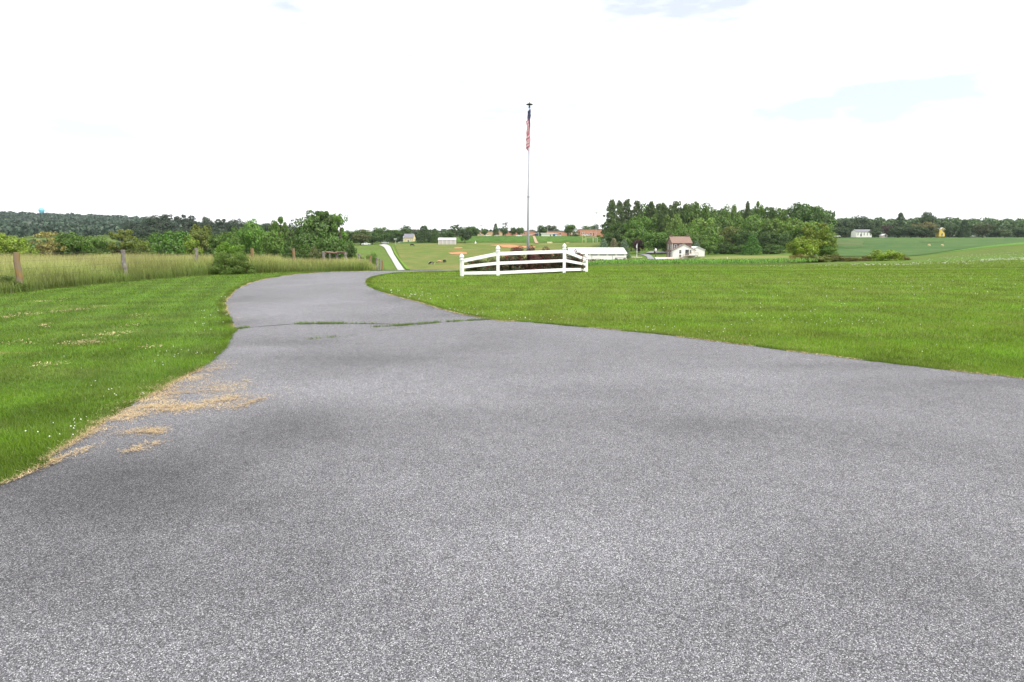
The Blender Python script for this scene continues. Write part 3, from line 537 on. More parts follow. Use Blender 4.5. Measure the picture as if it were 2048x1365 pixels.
for px0, px1, Y0, Y1, n in ((1700, 1990, 46, 56, 260), (1960, 2100, 52, 60, 500), (1850, 2200, 60, 85, 300), (1500, 1700, 44, 52, 60), (1700, 2300, 42, 60, 160)):
    for _ in range(n):
        x, y, z = G(rng.uniform(px0, px1), rng.uniform(Y0, Y1))
        if mnoise.noise(Vector((x*.12, y*.3, 0))) > -.05: P.append((x, y, z+.12))
flowers('clover_flowers', np.array(P), .028)
# rough grass beyond the mown lawn, right
n = 60000; px = rng.uniform(1120, 2500, n); e = np.interp(px, [1110, 1180, 1250, 1400, 1600, 1800, 2048, 2300, 2500], [52, 47, 45, 42, 39, 37, 35, 33, 30]); Y = e+.7+rng.uniform(0, 1, n)**1.5*26
X = (px-1024)/F*Y*math.cos(TH); z = Zv(X, Y); V, f, _ = blades(np.c_[X, Y, z], .1, .035, .7)
M['rough'] = leafmat('rough_grass', trans=.4, usecolor=False, col=(.17, .26, .03), spread=.45); tag(link('rough_grass', npmesh('rough', V, f), M['rough']), kind='stuff')

# tall hay grass of the meadow
def meadowmat():
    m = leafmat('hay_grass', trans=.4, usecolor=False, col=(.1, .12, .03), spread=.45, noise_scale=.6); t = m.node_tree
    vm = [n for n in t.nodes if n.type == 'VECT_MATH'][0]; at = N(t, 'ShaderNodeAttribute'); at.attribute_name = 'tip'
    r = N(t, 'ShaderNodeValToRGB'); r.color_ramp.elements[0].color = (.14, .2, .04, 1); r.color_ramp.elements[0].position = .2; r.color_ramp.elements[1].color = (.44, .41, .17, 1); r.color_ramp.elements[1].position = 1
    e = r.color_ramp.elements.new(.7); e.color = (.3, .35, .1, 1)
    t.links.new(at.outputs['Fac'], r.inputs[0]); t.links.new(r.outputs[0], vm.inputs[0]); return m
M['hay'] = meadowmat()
MEADOW = np.r_[MB, np.array(resample(far, 120))[::-1]]
n = 330000; px = rng.uniform(-900, 790, n); lo = np.interp(px, [-900, -300, 0, 120, 250, 400, 520, 600, 700, 800], [7, 12, 18.3, 20.6, 24, 28.2, 30.3, 31.6, 33.2, 35]); Y = lo+rng.uniform(0, 1, n)**1.35*(60-lo)
X = (px-1024)/F*Y*math.cos(TH); k = inpoly(X, Y, MEADOW); X, Y, px, lo = X[k], Y[k], px[k], lo[k]
nz = np.sin(X*.9+1)*np.sin(Y*.8)*.12+np.sin(X*.23)*.1
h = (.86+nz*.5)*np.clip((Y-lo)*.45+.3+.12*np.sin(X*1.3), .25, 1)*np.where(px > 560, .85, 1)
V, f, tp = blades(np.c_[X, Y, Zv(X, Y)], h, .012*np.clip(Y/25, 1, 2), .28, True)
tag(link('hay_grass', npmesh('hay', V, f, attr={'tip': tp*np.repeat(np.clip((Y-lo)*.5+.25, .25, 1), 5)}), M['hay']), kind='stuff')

# corn plants
n0 = []
P0 = np.array(GG(CF)); P1 = np.array(GG(CB)); CP = np.r_[P0, P1[::-1]]
xs = np.arange(CP[:, 0].min(), CP[:, 0].max(), .42); ys = np.arange(CP[:, 1].min(), CP[:, 1].max(), .9)
XX, YY = np.meshgrid(xs, ys); XX = XX.ravel()+rng.normal(0, .06, XX.size); YY = YY.ravel()+rng.normal(0, .05, YY.size); k = inpoly(XX, YY, CP) & (rng.uniform(0, 1, XX.size) > .12); XX, YY = XX[k], YY[k]
base = np.c_[XX, YY, Zv(XX, YY)]; V = []; 
for q_ in range(5):
    n = len(base); a = rng.uniform(0, 2*PI, n); s_ = rng.uniform(.7, 1.15, n)*.55; dr = np.c_[np.cos(a), np.sin(a), 0*a]; pr = np.c_[-np.sin(a), np.cos(a), 0*a]*.045
    b0 = base+np.c_[0*a, 0*a, s_*(.1+.12*q_)]; mid = b0+dr*(s_*.35)[:, None]+np.c_[0*a, 0*a, s_*.55]; tp = b0+dr*(s_*.85)[:, None]+np.c_[0*a, 0*a, s_*.3]
    V.append(np.stack([b0, mid-pr, mid+pr, tp], 1))
V = np.concatenate(V).reshape(-1, 3); n = len(V)//4; f = np.arange(n)[:, None]*4; f = np.concatenate([f+np.array([[0, 1, 2]]), f+np.array([[1, 3, 2]])])
M['corn'] = leafmat('corn_leaf', trans=.4, usecolor=False, col=(.12, .27, .035), spread=.5); tag(link('corn_plants', npmesh('corn', V, f), M['corn']), kind='stuff')

# ------------------------------------------------------------------ white rail fence round the rose bed
def zpix(py, Y): return zp(py, Y)
fp = []
for px, py in ((924, 553.5), (996, 552.5), (1128, 547), (1172, 544.5)):
    x, y, z = hit(px, py, 10); fp.append((x, y, z))
fx, fy, fz = fp[0]
fence = thing('rail_fence', 'white three-rail fence bent round the rose bed beside the driveway', 'fence', (fx, fy, 0))
caps = [508, 491.5, 487.5, 508]
for k, (x, y, z) in enumerate(fp):
    ztop = zp(caps[k], y); s = .068; b_ = B()
    b_.box(-s, s, -s, s, z-.15, ztop-.27); po = b_.build('post', M['vinyl'], fence, bevel=.008, loc=(x-fx, y-fy, 0)); po.rotation_euler.z = .25*(k-1.5)
    b_ = B(); b_.lathe([(.085, -.27), (.105, -.262), (.105, -.235), (.078, -.225), (.06, -.205), (.07, -.185), (.098, -.16), (.102, -.12), (.08, -.07), (.045, -.03), (.012, 0)], 14, (0, 0, ztop))
    b_.build('post_cap', M['vinyl'], po, smooth=True)
def rail(k0, k1, pa, pb):
    x0, y0, _ = fp[k0]; x1, y1, _ = fp[k1]; d = Vector((x1-x0, y1-y0, 0)).normalized(); nr_ = Vector((-d.y, d.x, 0))*.02
    a = Vector((x0-fx, y0-fy, 0))+d*.069; c = Vector((x1-fx, y1-fy, 0))-d*.069
    za0, za1 = zp(pa[1], y0), zp(pa[0], y0); zb0, zb1 = zp(pb[1], y1), zp(pb[0], y1)
    v = [a-nr_+Vector((0, 0, za0)), c-nr_+Vector((0, 0, zb0)), c+nr_+Vector((0, 0, zb0)), a+nr_+Vector((0, 0, za0)), a-nr_+Vector((0, 0, za1)), c-nr_+Vector((0, 0, zb1)), c+nr_+Vector((0, 0, zb1)), a+nr_+Vector((0, 0, za1))]
    b_ = B(); b_.add(v, [(0,3,2,1),(4,5,6,7),(0,1,5,4),(1,2,6,5),(2,3,7,6),(3,0,4,7)]); b_.build('rail', M['vinyl'], fence, bevel=.004)
for a in ((0, 1, (518.5, 525.5), (505, 512)), (0, 1, (531.5, 537.5), (524, 530)), (0, 1, (544, 549.8), (542.7, 549)),
          (1, 2, (504.5, 511.5), (500, 506.5)), (1, 2, (524, 530), (519, 524.5)), (1, 2, (543, 549), (537, 543)),
          (2, 3, (500, 506.5), (516.5, 522)), (2, 3, (518.7, 524.5), (527, 531.5)), (2, 3, (537, 543), (536.5, 541.7))): rail(*a)

# ------------------------------------------------------------------ wire fence along the hay meadow
M['post_grey'] = mat('weathered_post', (.21, .19, .17), .95, .35, 9, .6)
M['post_orange'] = mat('lichen_post', (.19, .16, .13), .95, scale=4.5, bump=.6, col2=(.28, .17, .06))
M['wire'] = mat('fence_wire', (.12, .12, .11), .7)
WP = [  # px top, py top, px base, py base, distance, radius, lichen
 (-130, 512, -112, 605, 16.4, .085, 0), (33, 505.5, 40, 581, 19.6, .095, 1), (245, 500, 253, 562.5, 24.9, .085, 0), (392, 496.5, 395, 548, 30.0, .08, 0), (504, 497.5, 504.5, 546, 33.0, .09, 1), (587, 497.5, 588, 543, 35, .08, 1), (647, 503, 647.5, 540, 37, .085, 0),
 (718, 508, 720, 542, 41, .085, 0), (741, 512, 741.5, 543, 44, .075, 1), (754, 516, 755, 543, 46, .085, 0), (760, 518, 760, 543, 49, .07, 0), (765, 521, 765, 543, 52, .075, 1)]
x0, y0, z0 = G(250, 24.9)
wf = thing('wire_fence', 'wire fence on weathered wooden posts along the tall hay meadow', 'fence', (x0, y0, z0))
tops = []
for k, (px, py, pbx, pby, Y, r, li) in enumerate(WP):
    bx, by, bz = G(pbx, Y); tz = zp(py, Y); tx = Xat(px, Y, tz)
    bx = Xat(pbx, Y, bz); pts = []
    for q in range(7):
        t_ = q/6; pts.append((bx+(tx-bx)*t_-x0+.012*math.sin(q*2.1+k), by-y0+.012*math.cos(q*1.7+k), bz-.3+(tz-bz+.3)*t_-z0))
    o = B().tube(pts, [r*(1.04-.1*q/6+.05*math.sin(q*3+k)) for q in range(7)], 10).build('post', M['post_orange' if li else 'post_grey'], wf, smooth=False)
    if li: o['label'] = 'post with orange lichen'
    tops.append((bx, by, bz, tz))
for hgt in (.98, .78, .58, .4, .22):
    pts = []
    for k, (bx, by, bz, tz) in enumerate(tops):
        if k:
            a = pts[-1]; c = Vector((bx-x0, by-y0, bz+(tz-bz)*hgt-z0)); pts.append((Vector(a)+c)/2-Vector((0, 0, .02)))
            pts.append(c)
        else: pts.append(Vector((bx-x0, by-y0, bz+(tz-bz)*hgt-z0)))
    B().tube([p-Vector((0, .1, 0)) for p in pts], .0028, 4, False).build('wire', M['wire'], wf)
# corner brace of the pasture gate
bx0, by0, bz0 = G(690, 39)
gt = thing('brace_frame', 'grey wooden brace frame with rust-brown top rail joined to the wire fence', 'fence brace', (bx0, by0, bz0))
for k, (px, py, Y) in enumerate(((675, 503, 38.5), (692, 504, 38.2), (661, 502.5, 39.4))):
    x, y, z = G(px, Y); tz = zp(py, Y)
    if k < 2: B().tube([(x-bx0, y-by0, z-.3-bz0), (x-bx0+.01, y-by0, (z+tz)/2-bz0), (x-bx0, y-by0, tz-bz0)], [.085, .08, .078], 9).build('post', M['post_grey'], gt)
    else: B().tube([(x-bx0, y-by0, z-.3-bz0), (x-bx0, y-by0, tz-bz0)], .04, 8).build('stake', M['post_grey'], gt)
xa, ya = Xat(650, 37, zp(504.5, 37)), 37.0; xb, yb = Xat(675, 38.5, zp(506, 38.5)), 38.45
B().tube([(xa-bx0, ya-by0, zp(504.5, ya)-bz0), (xb-bx0, yb-by0, zp(507, yb)-bz0)], .055, 8).build('rail', mat('rust_rail', (.2, .13, .1), .9, .3, 6), gt)
xa, ya = Xat(676, 38.5, 0), 38.4; xb, yb = Xat(692, 38.2, 0), 38.15
B().tube([(xa-bx0, ya-by0, zp(505, ya)-bz0), (xb-bx0, yb-by0, zp(505.5, yb)-bz0)], .05, 8).build('rail', bpy.data.materials['rust_rail'], gt)

# ------------------------------------------------------------------ flagpole and flag
PX, PY_, PZ = G(1055, 31.3); ptop = zp(209, 31.3)
fpole = thing('flagpole', 'tall white metal flagpole standing in the rose bed', 'flagpole', (PX, PY_, PZ))
H = ptop-PZ
fpole.rotation_euler.y = R(.45)
M['pole'] = mat('pole_aluminium', (.44, .45, .51), .5, .05, 3)
B().tube([(0, 0, -.2), (0, 0, H*.5), (0, 0, H-.06)], [.062, .054, .032], 16).build('pole', M['pole'], fpole, smooth=True)
B().lathe([(.066, H*.46-.03), (.068, H*.46-.03), (.068, H*.46+.03), (.058, H*.46+.035)], 16).build('joint_ring', mat('pole_joint', (.3, .3, .33), .5), fpole)
B().lathe([(.03, -.16), (.05, -.15), (.045, -.12), (.03, -.06), (.05, -.04), (.15, -.025), (.16, 0), (.13, .015), (.04, .02)], 14, (0, 0, H)).build('truck', mat('pole_truck', (.05, .055, .06), .5), fpole)
B().lathe([(.01, .01), (.035, .035), (.05, .07), (.035, .1), (.01, .115)], 12, (0, 0, H)).build('finial', mat('finial', (.35, .34, .32), .4, metal=.5), fpole, smooth=True)
B().tube([(.058, -.02, .9), (.045, -.02, H*.5), (.05, -.02, H-.2)], .006, 5).build('halyard', mat('halyard_rope', (.6, .6, .58), .9), fpole)
ns, ntt = 70, 52
def flagpt(s, t_):
    x = float(np.interp(s, [0, .1, .22, .36, .5, .62, .76, .9, 1], [.045, -.05, .06, .06, -.14, -.02, .06, -.09, -.02]))
    y = float(np.interp(s, [0, .1, .22, .36, .5, .62, .76, .9, 1], [0, -.06, -.02, -.11, -.12, -.03, -.1, -.12, -.05]))
    x = x*(.75+.25*math.cos(3*t_+4*s))*(1-.25*max(0, t_-.5))+.012*math.sin(11*t_+9*s); y += .015*math.sin(9*t_+5*s)
    z = -.92*t_*(1-.12*s)-1.22*s+.1*s*s*math.sin(2.5*t_)
    return (x*1.55-.05, y-.06, z)
V = [flagpt(i_/ns, j_/ntt) for i_ in range(ns+1) for j_ in range(ntt+1)]
fr, fw, fbf = [], [], []
for i_ in range(ns):
    for j_ in range(ntt):
        q = (i_*(ntt+1)+j_, (i_+1)*(ntt+1)+j_, (i_+1)*(ntt+1)+j_+1, i_*(ntt+1)+j_+1)
        st = int(j_/ntt*13); (fbf if (i_ < ns*.4 and st < 7) else (fr if st % 2 == 0 else fw)).append(q)
me = pymesh('flag', V, fr+fw+fbf, True)
for c_, nm in (((.3, .012, .045), 'flag_red'), ((.62, .55, .58), 'flag_white'), ((.018, .025, .07), 'flag_blue')): me.materials.append(mat(nm, c_, .8))
idx = np.r_[np.zeros(len(fr)), np.ones(len(fw)), np.full(len(fbf), 2)].astype(np.int32); me.polygons.foreach_set('material_index', idx)
flag = link('flag', me); flag.location = (PX+.085, PY_-.03, zp(219, 31.3)); flag.scale = (1, 1, 1)
tag(flag, 'limp flag of red and white stripes with a starred blue corner hanging down the flagpole', 'flag')
b_ = B()
for r_ in range(9):
    for c_ in range(6 if r_ % 2 == 0 else 5):
        s = (.4/12)*(1+2*c_+(r_ % 2)); t_ = (7/13/10)*(r_+1); p = Vector(flagpt(s, t_)); e1 = (Vector(flagpt(s+.01, t_))-p).normalized(); e2 = (Vector(flagpt(s, t_+.01))-p); e2 = (e2-e1*e2.dot(e1)).normalized(); nn_ = e1.cross(e2)
        for sd_ in (1, -1):
            pts = []
            for k in range(10):
                rr = .011 if k % 2 == 0 else .005; a = PI*k/5; pts.append(p+nn_*sd_*.005+e1*rr*math.cos(a)+e2*rr*math.sin(a))
            b_.add(pts, [tuple(range(10))])
b_.build('stars', bpy.data.materials['flag_white'], flag)['kind'] = 'stuff'

# ------------------------------------------------------------------ small builders
M['roof_metal'] = mat('white_metal_roof', (.72, .73, .74), .5, .05, 1)
M['siding'] = mat('white_siding', (.84, .83, .81), .6, .05, 2)
M['brick'] = mat('old_brick', (.2, .13, .115), .9, .2, 2.5)
M['brick2'] = mat('school_brick', (.5, .25, .17), .9, .12, .8)
M['tanb'] = mat('tan_block', (.58, .43, .26), .9, .1, .8)
M['shingle'] = mat('brown_shingle', (.24, .16, .13), .9, .15, 3)
M['slate'] = mat('grey_slate_roof', (.2, .2, .23), .8, .12, 1.5)
M['wood'] = mat('deck_wood', (.36, .27, .2), .9, .2, 4)
M['wdark'] = mat('window_dark', (.05, .055, .065), .25, spec=.6)
def gable(root, L, D, eave, ridge, wm, rm, ov=.35, th=.16, z0=-.6, nm='wall'):
    """ridge runs along local x; centre at origin"""
    b_ = B(); l, d = L/2, D/2
    b_.add([(-l,-d,z0),(l,-d,z0),(l,d,z0),(-l,d,z0),(-l,-d,eave),(l,-d,eave),(l,d,eave),(-l,d,eave),(-l,0,ridge),(l,0,ridge)],
           [(0,1,5,4),(2,3,7,6),(0,4,8,7,3),(1,2,6,9,5),(4,5,9,8),(6,7,8,9),(3,2,1,0)])
    w_ = b_.build(nm, wm, root)
    sl = (ridge-eave)/d; b_ = B(); l += ov; e = d+ov; ze = eave-sl*ov; up = .03
    for s in (-1, 1):
        b_.add([(-l, s*e, ze+up), (l, s*e, ze+up), (l, 0, ridge+up), (-l, 0, ridge+up), (-l, s*e, ze+up+th), (l, s*e, ze+up+th), (l, 0, ridge+up+th), (-l, 0, ridge+up+th)],
               [(0,3,2,1),(4,5,6,7),(0,1,5,4),(1,2,6,5),(2,3,7,6),(3,0,4,7)])
    b_.build('roof', rm, root); return w_
def opening(root, nm, x, z, w_, h, face, m=None, frame=M['white'], t_=.06):
    """window or door; face = ('y', value) or ('x', value) in local coordinates, outward sign by value"""
    ax, val = face; s = 1 if val > 0 else -1; b_ = B()
    def bx_(u0, u1, z0, z1, d0, d1):
        d0, d1 = sorted((val+s*d0, val+s*d1))
        if ax == 'y': b_.box(u0, u1, d0, d1, z0, z1)
        else: b_.box(d0, d1, u0, u1, z0, z1)
    f_ = .11 if frame else 0
    if frame:
        bx_(x-w_/2-f_, x-w_/2, z-f_, z+h+f_, -.02, t_); bx_(x+w_/2, x+w_/2+f_, z-f_, z+h+f_, -.02, t_); bx_(x-w_/2, x+w_/2, z+h, z+h+f_, -.02, t_); bx_(x-w_/2, x+w_/2, z-f_, z, -.02, t_)
        if nm == 'window': bx_(x-w_/2, x+w_/2, z+h/2-.03, z+h/2+.03, -.02, t_*.8)
        o = b_.build(nm, frame, root); b_ = B(); bx_(x-w_/2, x+w_/2, z, z+h, -.02, .03); b_.build('pane' if nm == 'window' else 'door_leaf', m or M['wdark'], o)
    else: bx_(x-w_/2, x+w_/2, z, z+h, -.02, t_); o = b_.build(nm, m or M['wdark'], root)
    return o
def base(px, py, Y=None, y0=60):
    return G(px, Y) if Y else hit(px, py, y0)

# long white barn
Y = 236; xl = Xat(1140, Y, -5); xr = Xat(1252, Y, -5); zg = zp(525, Y); L_ = xr-xl; D_ = 15
barn = thing('barn', 'long low white metal barn in the valley behind the rose bed', 'barn', ((xl+xr)/2, Y+D_/2, zg), R(1.5))
he = zp(508, Y)-zg; hr = zp(496.8, Y+D_/2)-zg
gable(barn, L_, D_, he, hr, M['siding'], M['roof_metal'], .3)
for k, x in enumerate(np.linspace(-L_/2+2.2, L_/2-2.2, 6)):
    b_ = B(); b_.box(x-1.25, x+1.25, -D_/2-.07, -D_/2-.01, he-.65, he-.2); b_.build('vent_strip', mat('vent_grey', (.42, .42, .45), .7) if k == 0 else bpy.data.materials['vent_grey'], barn)
for x in (-L_*.12, L_*.25):
    b_ = B(); b_.box(x-.07, x+.07, -D_/2-.1, -D_/2-.01, -.3, he-.3); b_.build('downpipe', M['metal'], barn)
opening(barn, 'door', L_/2-3.2, 0, 1.1, 2.1, ('y', -D_/2), M['white'])

# brick farmhouse
Y = 239; zg = zp(519, Y); xc = Xat(1363, Y, -5); Lh = W(38, Y+3); Dh = 8.5
house = thing('farmhouse', 'old brick farmhouse with brown shingle roof in front of the wood', 'house', (xc, Y+4.3, zg))
he = zp(486.5, Y+1)-zg; hr = zp(474.5, Y+5)-zg
gable(house, Lh, Dh, he, hr, M['brick'], M['shingle'], .3)
for s in (-1, 1):
    b_ = B(); b_.box(s*(Lh/2-.45)-.35, s*(Lh/2-.45)+.35, -.35, .35, hr-.5, hr+.75); b_.box(s*(Lh/2-.45)-.42, s*(Lh/2-.45)+.42, -.42, .42, hr+.75, hr+.87); b_.build('chimney', M['brick'], house)
for x in (-Lh/2+1.2, -Lh/2+3.2): 
    for z in (he-2.1,): opening(house, 'window', x, z, .8, 1.4, ('y', -Dh/2))
opening(house, 'window', .9, he-2.1, .8, 1.4, ('y', -Dh/2))
for yy_ in (-2.1, 1.6):
    for z in (.9, he-2.3): opening(house, 'window', yy_, z, .85, 1.5, ('x', -Lh/2))
b_ = B(); b_.tube([(-Lh/2-.08, -Dh/2-.08, 0), (-Lh/2-.08, -Dh/2-.08, he-.1)], .09, 6); b_.build('downpipe', M['white'], house)
# white gabled wing with the deck
Yw = 236.5; zg2 = zp(518, Yw); xw = Xat(1368, Yw, -5); Ww = W(44, Yw)
wing = thing('house_wing', 'white gabled house wing with wooden deck stairs in front of the brick farmhouse', 'house', (xw, Yw+1.25, zg2), R(90))
# local x runs along +Y world; ridge along local x, so the front gable is at local -x
he2 = zp(501, Yw)-zg2; hr2 = zp(489, Yw)-zg2
gable(wing, 2.5, Ww, he2, hr2, M['siding'], mat('grey_brown_shingle', (.22, .18, .16), .9, .1, 3), .3)
def wx(px): return -(Xat(px, Yw, -5)-xw)      # local y coordinate of a pixel column on the front
for px, z, w_, h in ((1360, he2-1.2, .8, 1.25), (1380, he2-1.2, .8, 1.25), (1360, .5, .7, 1.0)): opening(wing, 'window', wx(px), z, w_, h, ('x', -1.25))
opening(wing, 'door', wx(1374), he2-1.75, 1.5, 2.0, ('x', -1.25))
dz = he2-1.85
deck = thing('deck', 'raised wooden deck with stairs on the front of the white wing', 'deck', (xw, Yw, zg2))
def dx_(px): return Xat(px, Yw, -5)-xw
b_ = B(); b_.box(dx_(1370), dx_(1391), -3.2, -.05, dz-.22, dz); b_.build('platform', M['wood'], deck)
for x in (dx_(1370.5), dx_(1380), dx_(1390.5)):
    b_ = B(); b_.box(x-.09, x+.09, -3.1, -2.92, -.5, dz-.23); b_.build('post', M['wood'], deck)
b_ = B()
for x in np.linspace(dx_(1370), dx_(1391), 9): b_.box(x-.04, x+.04, -3.2, -3.12, dz, dz+.95)
b_.box(dx_(1370), dx_(1391), -3.22, -3.1, dz+.95, dz+1.05); b_.build('railing', M['wood'], deck)
b_ = B(); n_ = 11; xs0, xs1 = dx_(1369.8), dx_(1354)
for k in range(n_):
    t_ = (k+.5)/n_; x = xs0+(xs1-xs0)*t_; b_.box(x-.24, x+.24, -3.1, -2.0, dz*(1-t_)-.05, dz*(1-t_)+.03)
b_.build('stairs', M['wood'], deck)
b_ = B(); b_.tube([(xs0, -3.05, dz+.9), (xs1, -3.05, .8)], .05, 5); b_.tube([(xs0, -3.05, dz-.15), (xs1, -3.05, -.1)], .09, 5)
for k in range(5):
    t_ = (k+.3)/5; x = xs0+(xs1-xs0)*t_; b_.box(x-.04, x+.04, -3.09, -3.01, dz*(1-t_)-.2, dz*(1-t_)+.9)
b_.build('stair_rail', M['wood'], deck)
# garage behind on the right
Yg = 252; zgg = zp(511, Yg); xg = Xat(1394.5, Yg, -5); Wg = W(29, Yg)
gar = thing('garage', 'small white gabled garage at the right end of the farmhouse', 'garage', (xg, Yg+4, zgg), R(90))
gable(gar, 8, Wg, zp(500.5, Yg)-zgg, zp(494.3, Yg)-zgg, M['siding'], M['roof_metal'], .25)
# low shed with patched roof
Ys = 205; zs = zp(527, Ys); xs_ = Xat(1331.5, Ys, -5); Ls = W(34, Ys)
M['rusty'] = mat('rust_patched_roof', (.7, .68, .66), .7, scale=.35, col2=(.5, .25, .2), detail=1)
ls = thing('low_shed', 'low shed with rust-patched white roof below the farmhouse', 'shed', (xs_, Ys+2.6, zs), R(1))
gable(ls, Ls, 5.2, zp(521.5, Ys)-zs, zp(515.5, Ys+2.6)-zs, M['siding'], M['rusty'], .2, .1)
for k in range(3): opening(ls, 'door', -Ls/2+1.1+k*1.8, -.1, 1.0, .75, ('y', -2.6), M['wood'], None)

# lamp post, farm flagpole, stones
x, y, z = G(1310.5, 208)
lp = thing('lamp_post', 'dark lamp post with white globe lamp beside the farm lane', 'lamp post', (x, y, z)); Hl = zp(503, 208)-z
B().lathe([(.16, 0), (.12, .3), (.075, .5), (.06, Hl-.1)], 8).build('pole', mat('iron', (.03, .03, .03), .6), lp)
B().lathe([(.1, Hl-.1), (.22, Hl), (.33, Hl+.25), (.34, Hl+.55), (.25, Hl+.8), (.08, Hl+.9)], 10).build('lamp', M['white'], lp, smooth=True)
x, y, z = hit(1273.5, 516, 150)
fp2 = thing('flagpole', 'thin white flagpole on the farm lawn beside the white barn', 'flagpole', (x, y, z)); Hf = zp(488.5, y)-z
B().tube([(0, 0, -.1), (0, 0, Hf)], [.11, .07], 8).build('pole', M['white'], fp2); B().lathe([(.02, 0), (.12, .1), (.12, .2), (.02, .3)], 8, (0, 0, Hf)).build('finial', M['metal'], fp2)
me = pymesh('pennant', [flagpt(i_/12, j_/6) for i_ in range(13) for j_ in range(7)], [(i_*7+j_, (i_+1)*7+j_, (i_+1)*7+j_+1, i_*7+j_+1) for i_ in range(12) for j_ in range(6)], True)
o = link('flag', me, M['white']); o.location = (x-.15, y-.05, z+Hf-.1); o.scale = (1.6, 1.6, .8); tag(o, 'small pale flag hanging limp on the farm flagpole', 'flag')
b_ = B()
for k in range(26):
    a = 2*PI*k/26; r_ = 1.9*(1+.1*math.sin(k*5)); s_ = .22+.1*math.sin(k*3.3)**2; c_ = (r_*math.cos(a), r_*.8*math.sin(a)); b_.lathe([(s_*.7, -.1), (s_, .08), (s_*.75, s_), (s_*.2, s_*1.25)], 6, (c_[0], c_[1], 0))
tag(b_.build('stone_ring', mat('pale_stone', (.5, .4, .34), .9, .3, 2), None, loc=(x, y, z)), 'ring of pale stones round the foot of the farm flagpole', 'stone ring')

# farm implements and shrubs before the barn: harrow rack and tarped heap
M['rust'] = mat('rust_steel', (.12, .06, .055), .9, .4, 2)
x, y, z = G(1242, 222)
hr_ = thing('hay_rake', 'dark red farm implement with wheels parked by the barn corner', 'farm machine', (x, y, z))
b_ = B(); b_.box(-2.0, 2.0, -.5, .5, 1.0, 1.15); b_.box(-2.0, -1.8, -.5, .5, .3, 1.0); b_.box(1.3, 1.5, -.5, .5, .3, 1.0); b_.box(-1.8, 1.3, -.4, -.3, .5, .62); b_.tube([(1.5, 0, 1.1), (2.8, 0, .9), (3.4, 0, .45)], .07, 6); b_.build('frame', M['rust'], hr_)
for x_ in (-1.5, 1.1):
    for y_ in (-.6, .6):
        bb = B(); bb.tube([(x_, y_-.1, .42), (x_, y_+.1, .42)], .42, 12); bb.build('wheel', M['tyre'], hr_)
b_ = B()
for k in range(11):
    x_ = -1.7+k*.32; b_.tube([(x_, -.45, .6), (x_+.08, -.7, .3), (x_+.02, -.8, .06)], .025, 4)
b_.build('tines', M['rust'], hr_)
for px, w_, lab in ((1196, 2.1, 'dark plough parked at the middle of the barn wall'), (1180, 1.6, 'low rusty disc harrow parked near the left end of the barn')):
    x, y, z = G(px, 222); p_ = thing('plough' if px == 1196 else 'disc_harrow', lab, 'farm machine', (x, y, z), R(8))
    b_ = B(); b_.tube([(-w_, 0, .8), (0, 0, .95), (w_, 0, .75)], .09, 6); b_.tube([(-w_, .5, .5), (w_, .5, .5)], .07, 6)
    for k in range(4): b_.tube([(-w_+.3+k*w_*.55, 0, .8), (-w_+.45+k*w_*.55, .2, .4), (-w_+.3+k*w_*.55, .5, .5)], .06, 5)
    b_.build('frame', M['rust'], p_)
    for k in range(5):
        bb = B(); xx = -w_+.3+k*w_*.42; bb.tube([(xx, -.05, .4), (xx+.05, .02, .4)], .38, 12); bb.build('disc', M['rust'], p_)

# ------------------------------------------------------------------ school and sheds on the plateau
def flatb(name, label, px0, px1, ptop, pbot, Y, D, wm, cat='school building', rz=0, roof=None, wins=(), doors=(), over=.25):
    zg = zp(pbot, Y); h = zp(ptop, Y)-zg; xa, xb = Xat(px0, Y, 2), Xat(px1, Y, 2); L_ = xb-xa
    t_ = thing(name, label, cat, ((xa+xb)/2, Y+D/2, zg), rz); b_ = B(); b_.box(-L_/2, L_/2, -D/2, D/2, -1.5, h); b_.build('wall', wm, t_)
    b_ = B(); b_.box(-L_/2-over, L_/2+over, -D/2-over, D/2+over, h+.003, h+.4); b_.build('roof', roof or M['slate'], t_)
    for px, p0, p1, wp in wins:
        z0, z1 = zp(p1, Y)-zg, zp(p0, Y)-zg; opening(t_, 'window', Xat(px, Y, 2)-(xa+xb)/2, z0, W(wp, Y), z1-z0, ('y', -D/2))
    for px, p0, wp, m_ in doors: opening(t_, 'door', Xat(px, Y, 2)-(xa+xb)/2, -.05, W(wp, Y), zp(p0, Y)-zg, ('y', -D/2), m_)
    return t_
M['reddoor'] = mat('maroon_door', (.25, .05, .06), .6)
flatb('school', 'red brick school block at the left edge of the pine copse', 1160, 1212, 459.5, 472.5, 505, 22, M['brick2'], wins=((1163, 465.5, 468, 3), (1167, 465.5, 468, 2.4)), doors=((1181.5, 465.5, 3, M['reddoor']), (1187, 465.5, 3, M['reddoor'])))
flatb('school', 'lower tan school wing left of the red brick block', 1141, 1159.3, 465, 472.8, 508, 16, M['tanb'], wins=((1146, 467, 469.5, 2.5), (1152, 467, 469.5, 2.5)))
flatb('school', 'long dark-roofed brick school wing behind the white booth', 1094, 1134, 463.2, 473, 512, 18, M['brick2'], wins=((1112, 466.3, 469.6, 3.4), (1120, 466.3, 469.6, 3.4)))
flatb('school', 'tan and brick school block with a pale roof line left of the flagpole', 955, 1004, 464.5, 473, 506, 20, M['tanb'], wins=((960, 467.5, 470, 2.5), (969, 467.5, 470, 2.5)), roof=M['brick2'])
flatb('school', 'dark low school block directly behind the flagpole', 1008, 1072, 462.5, 473, 524, 20, M['brick2'], wins=((1049, 466.5, 469, 3), (1044, 466.5, 469, 3)))
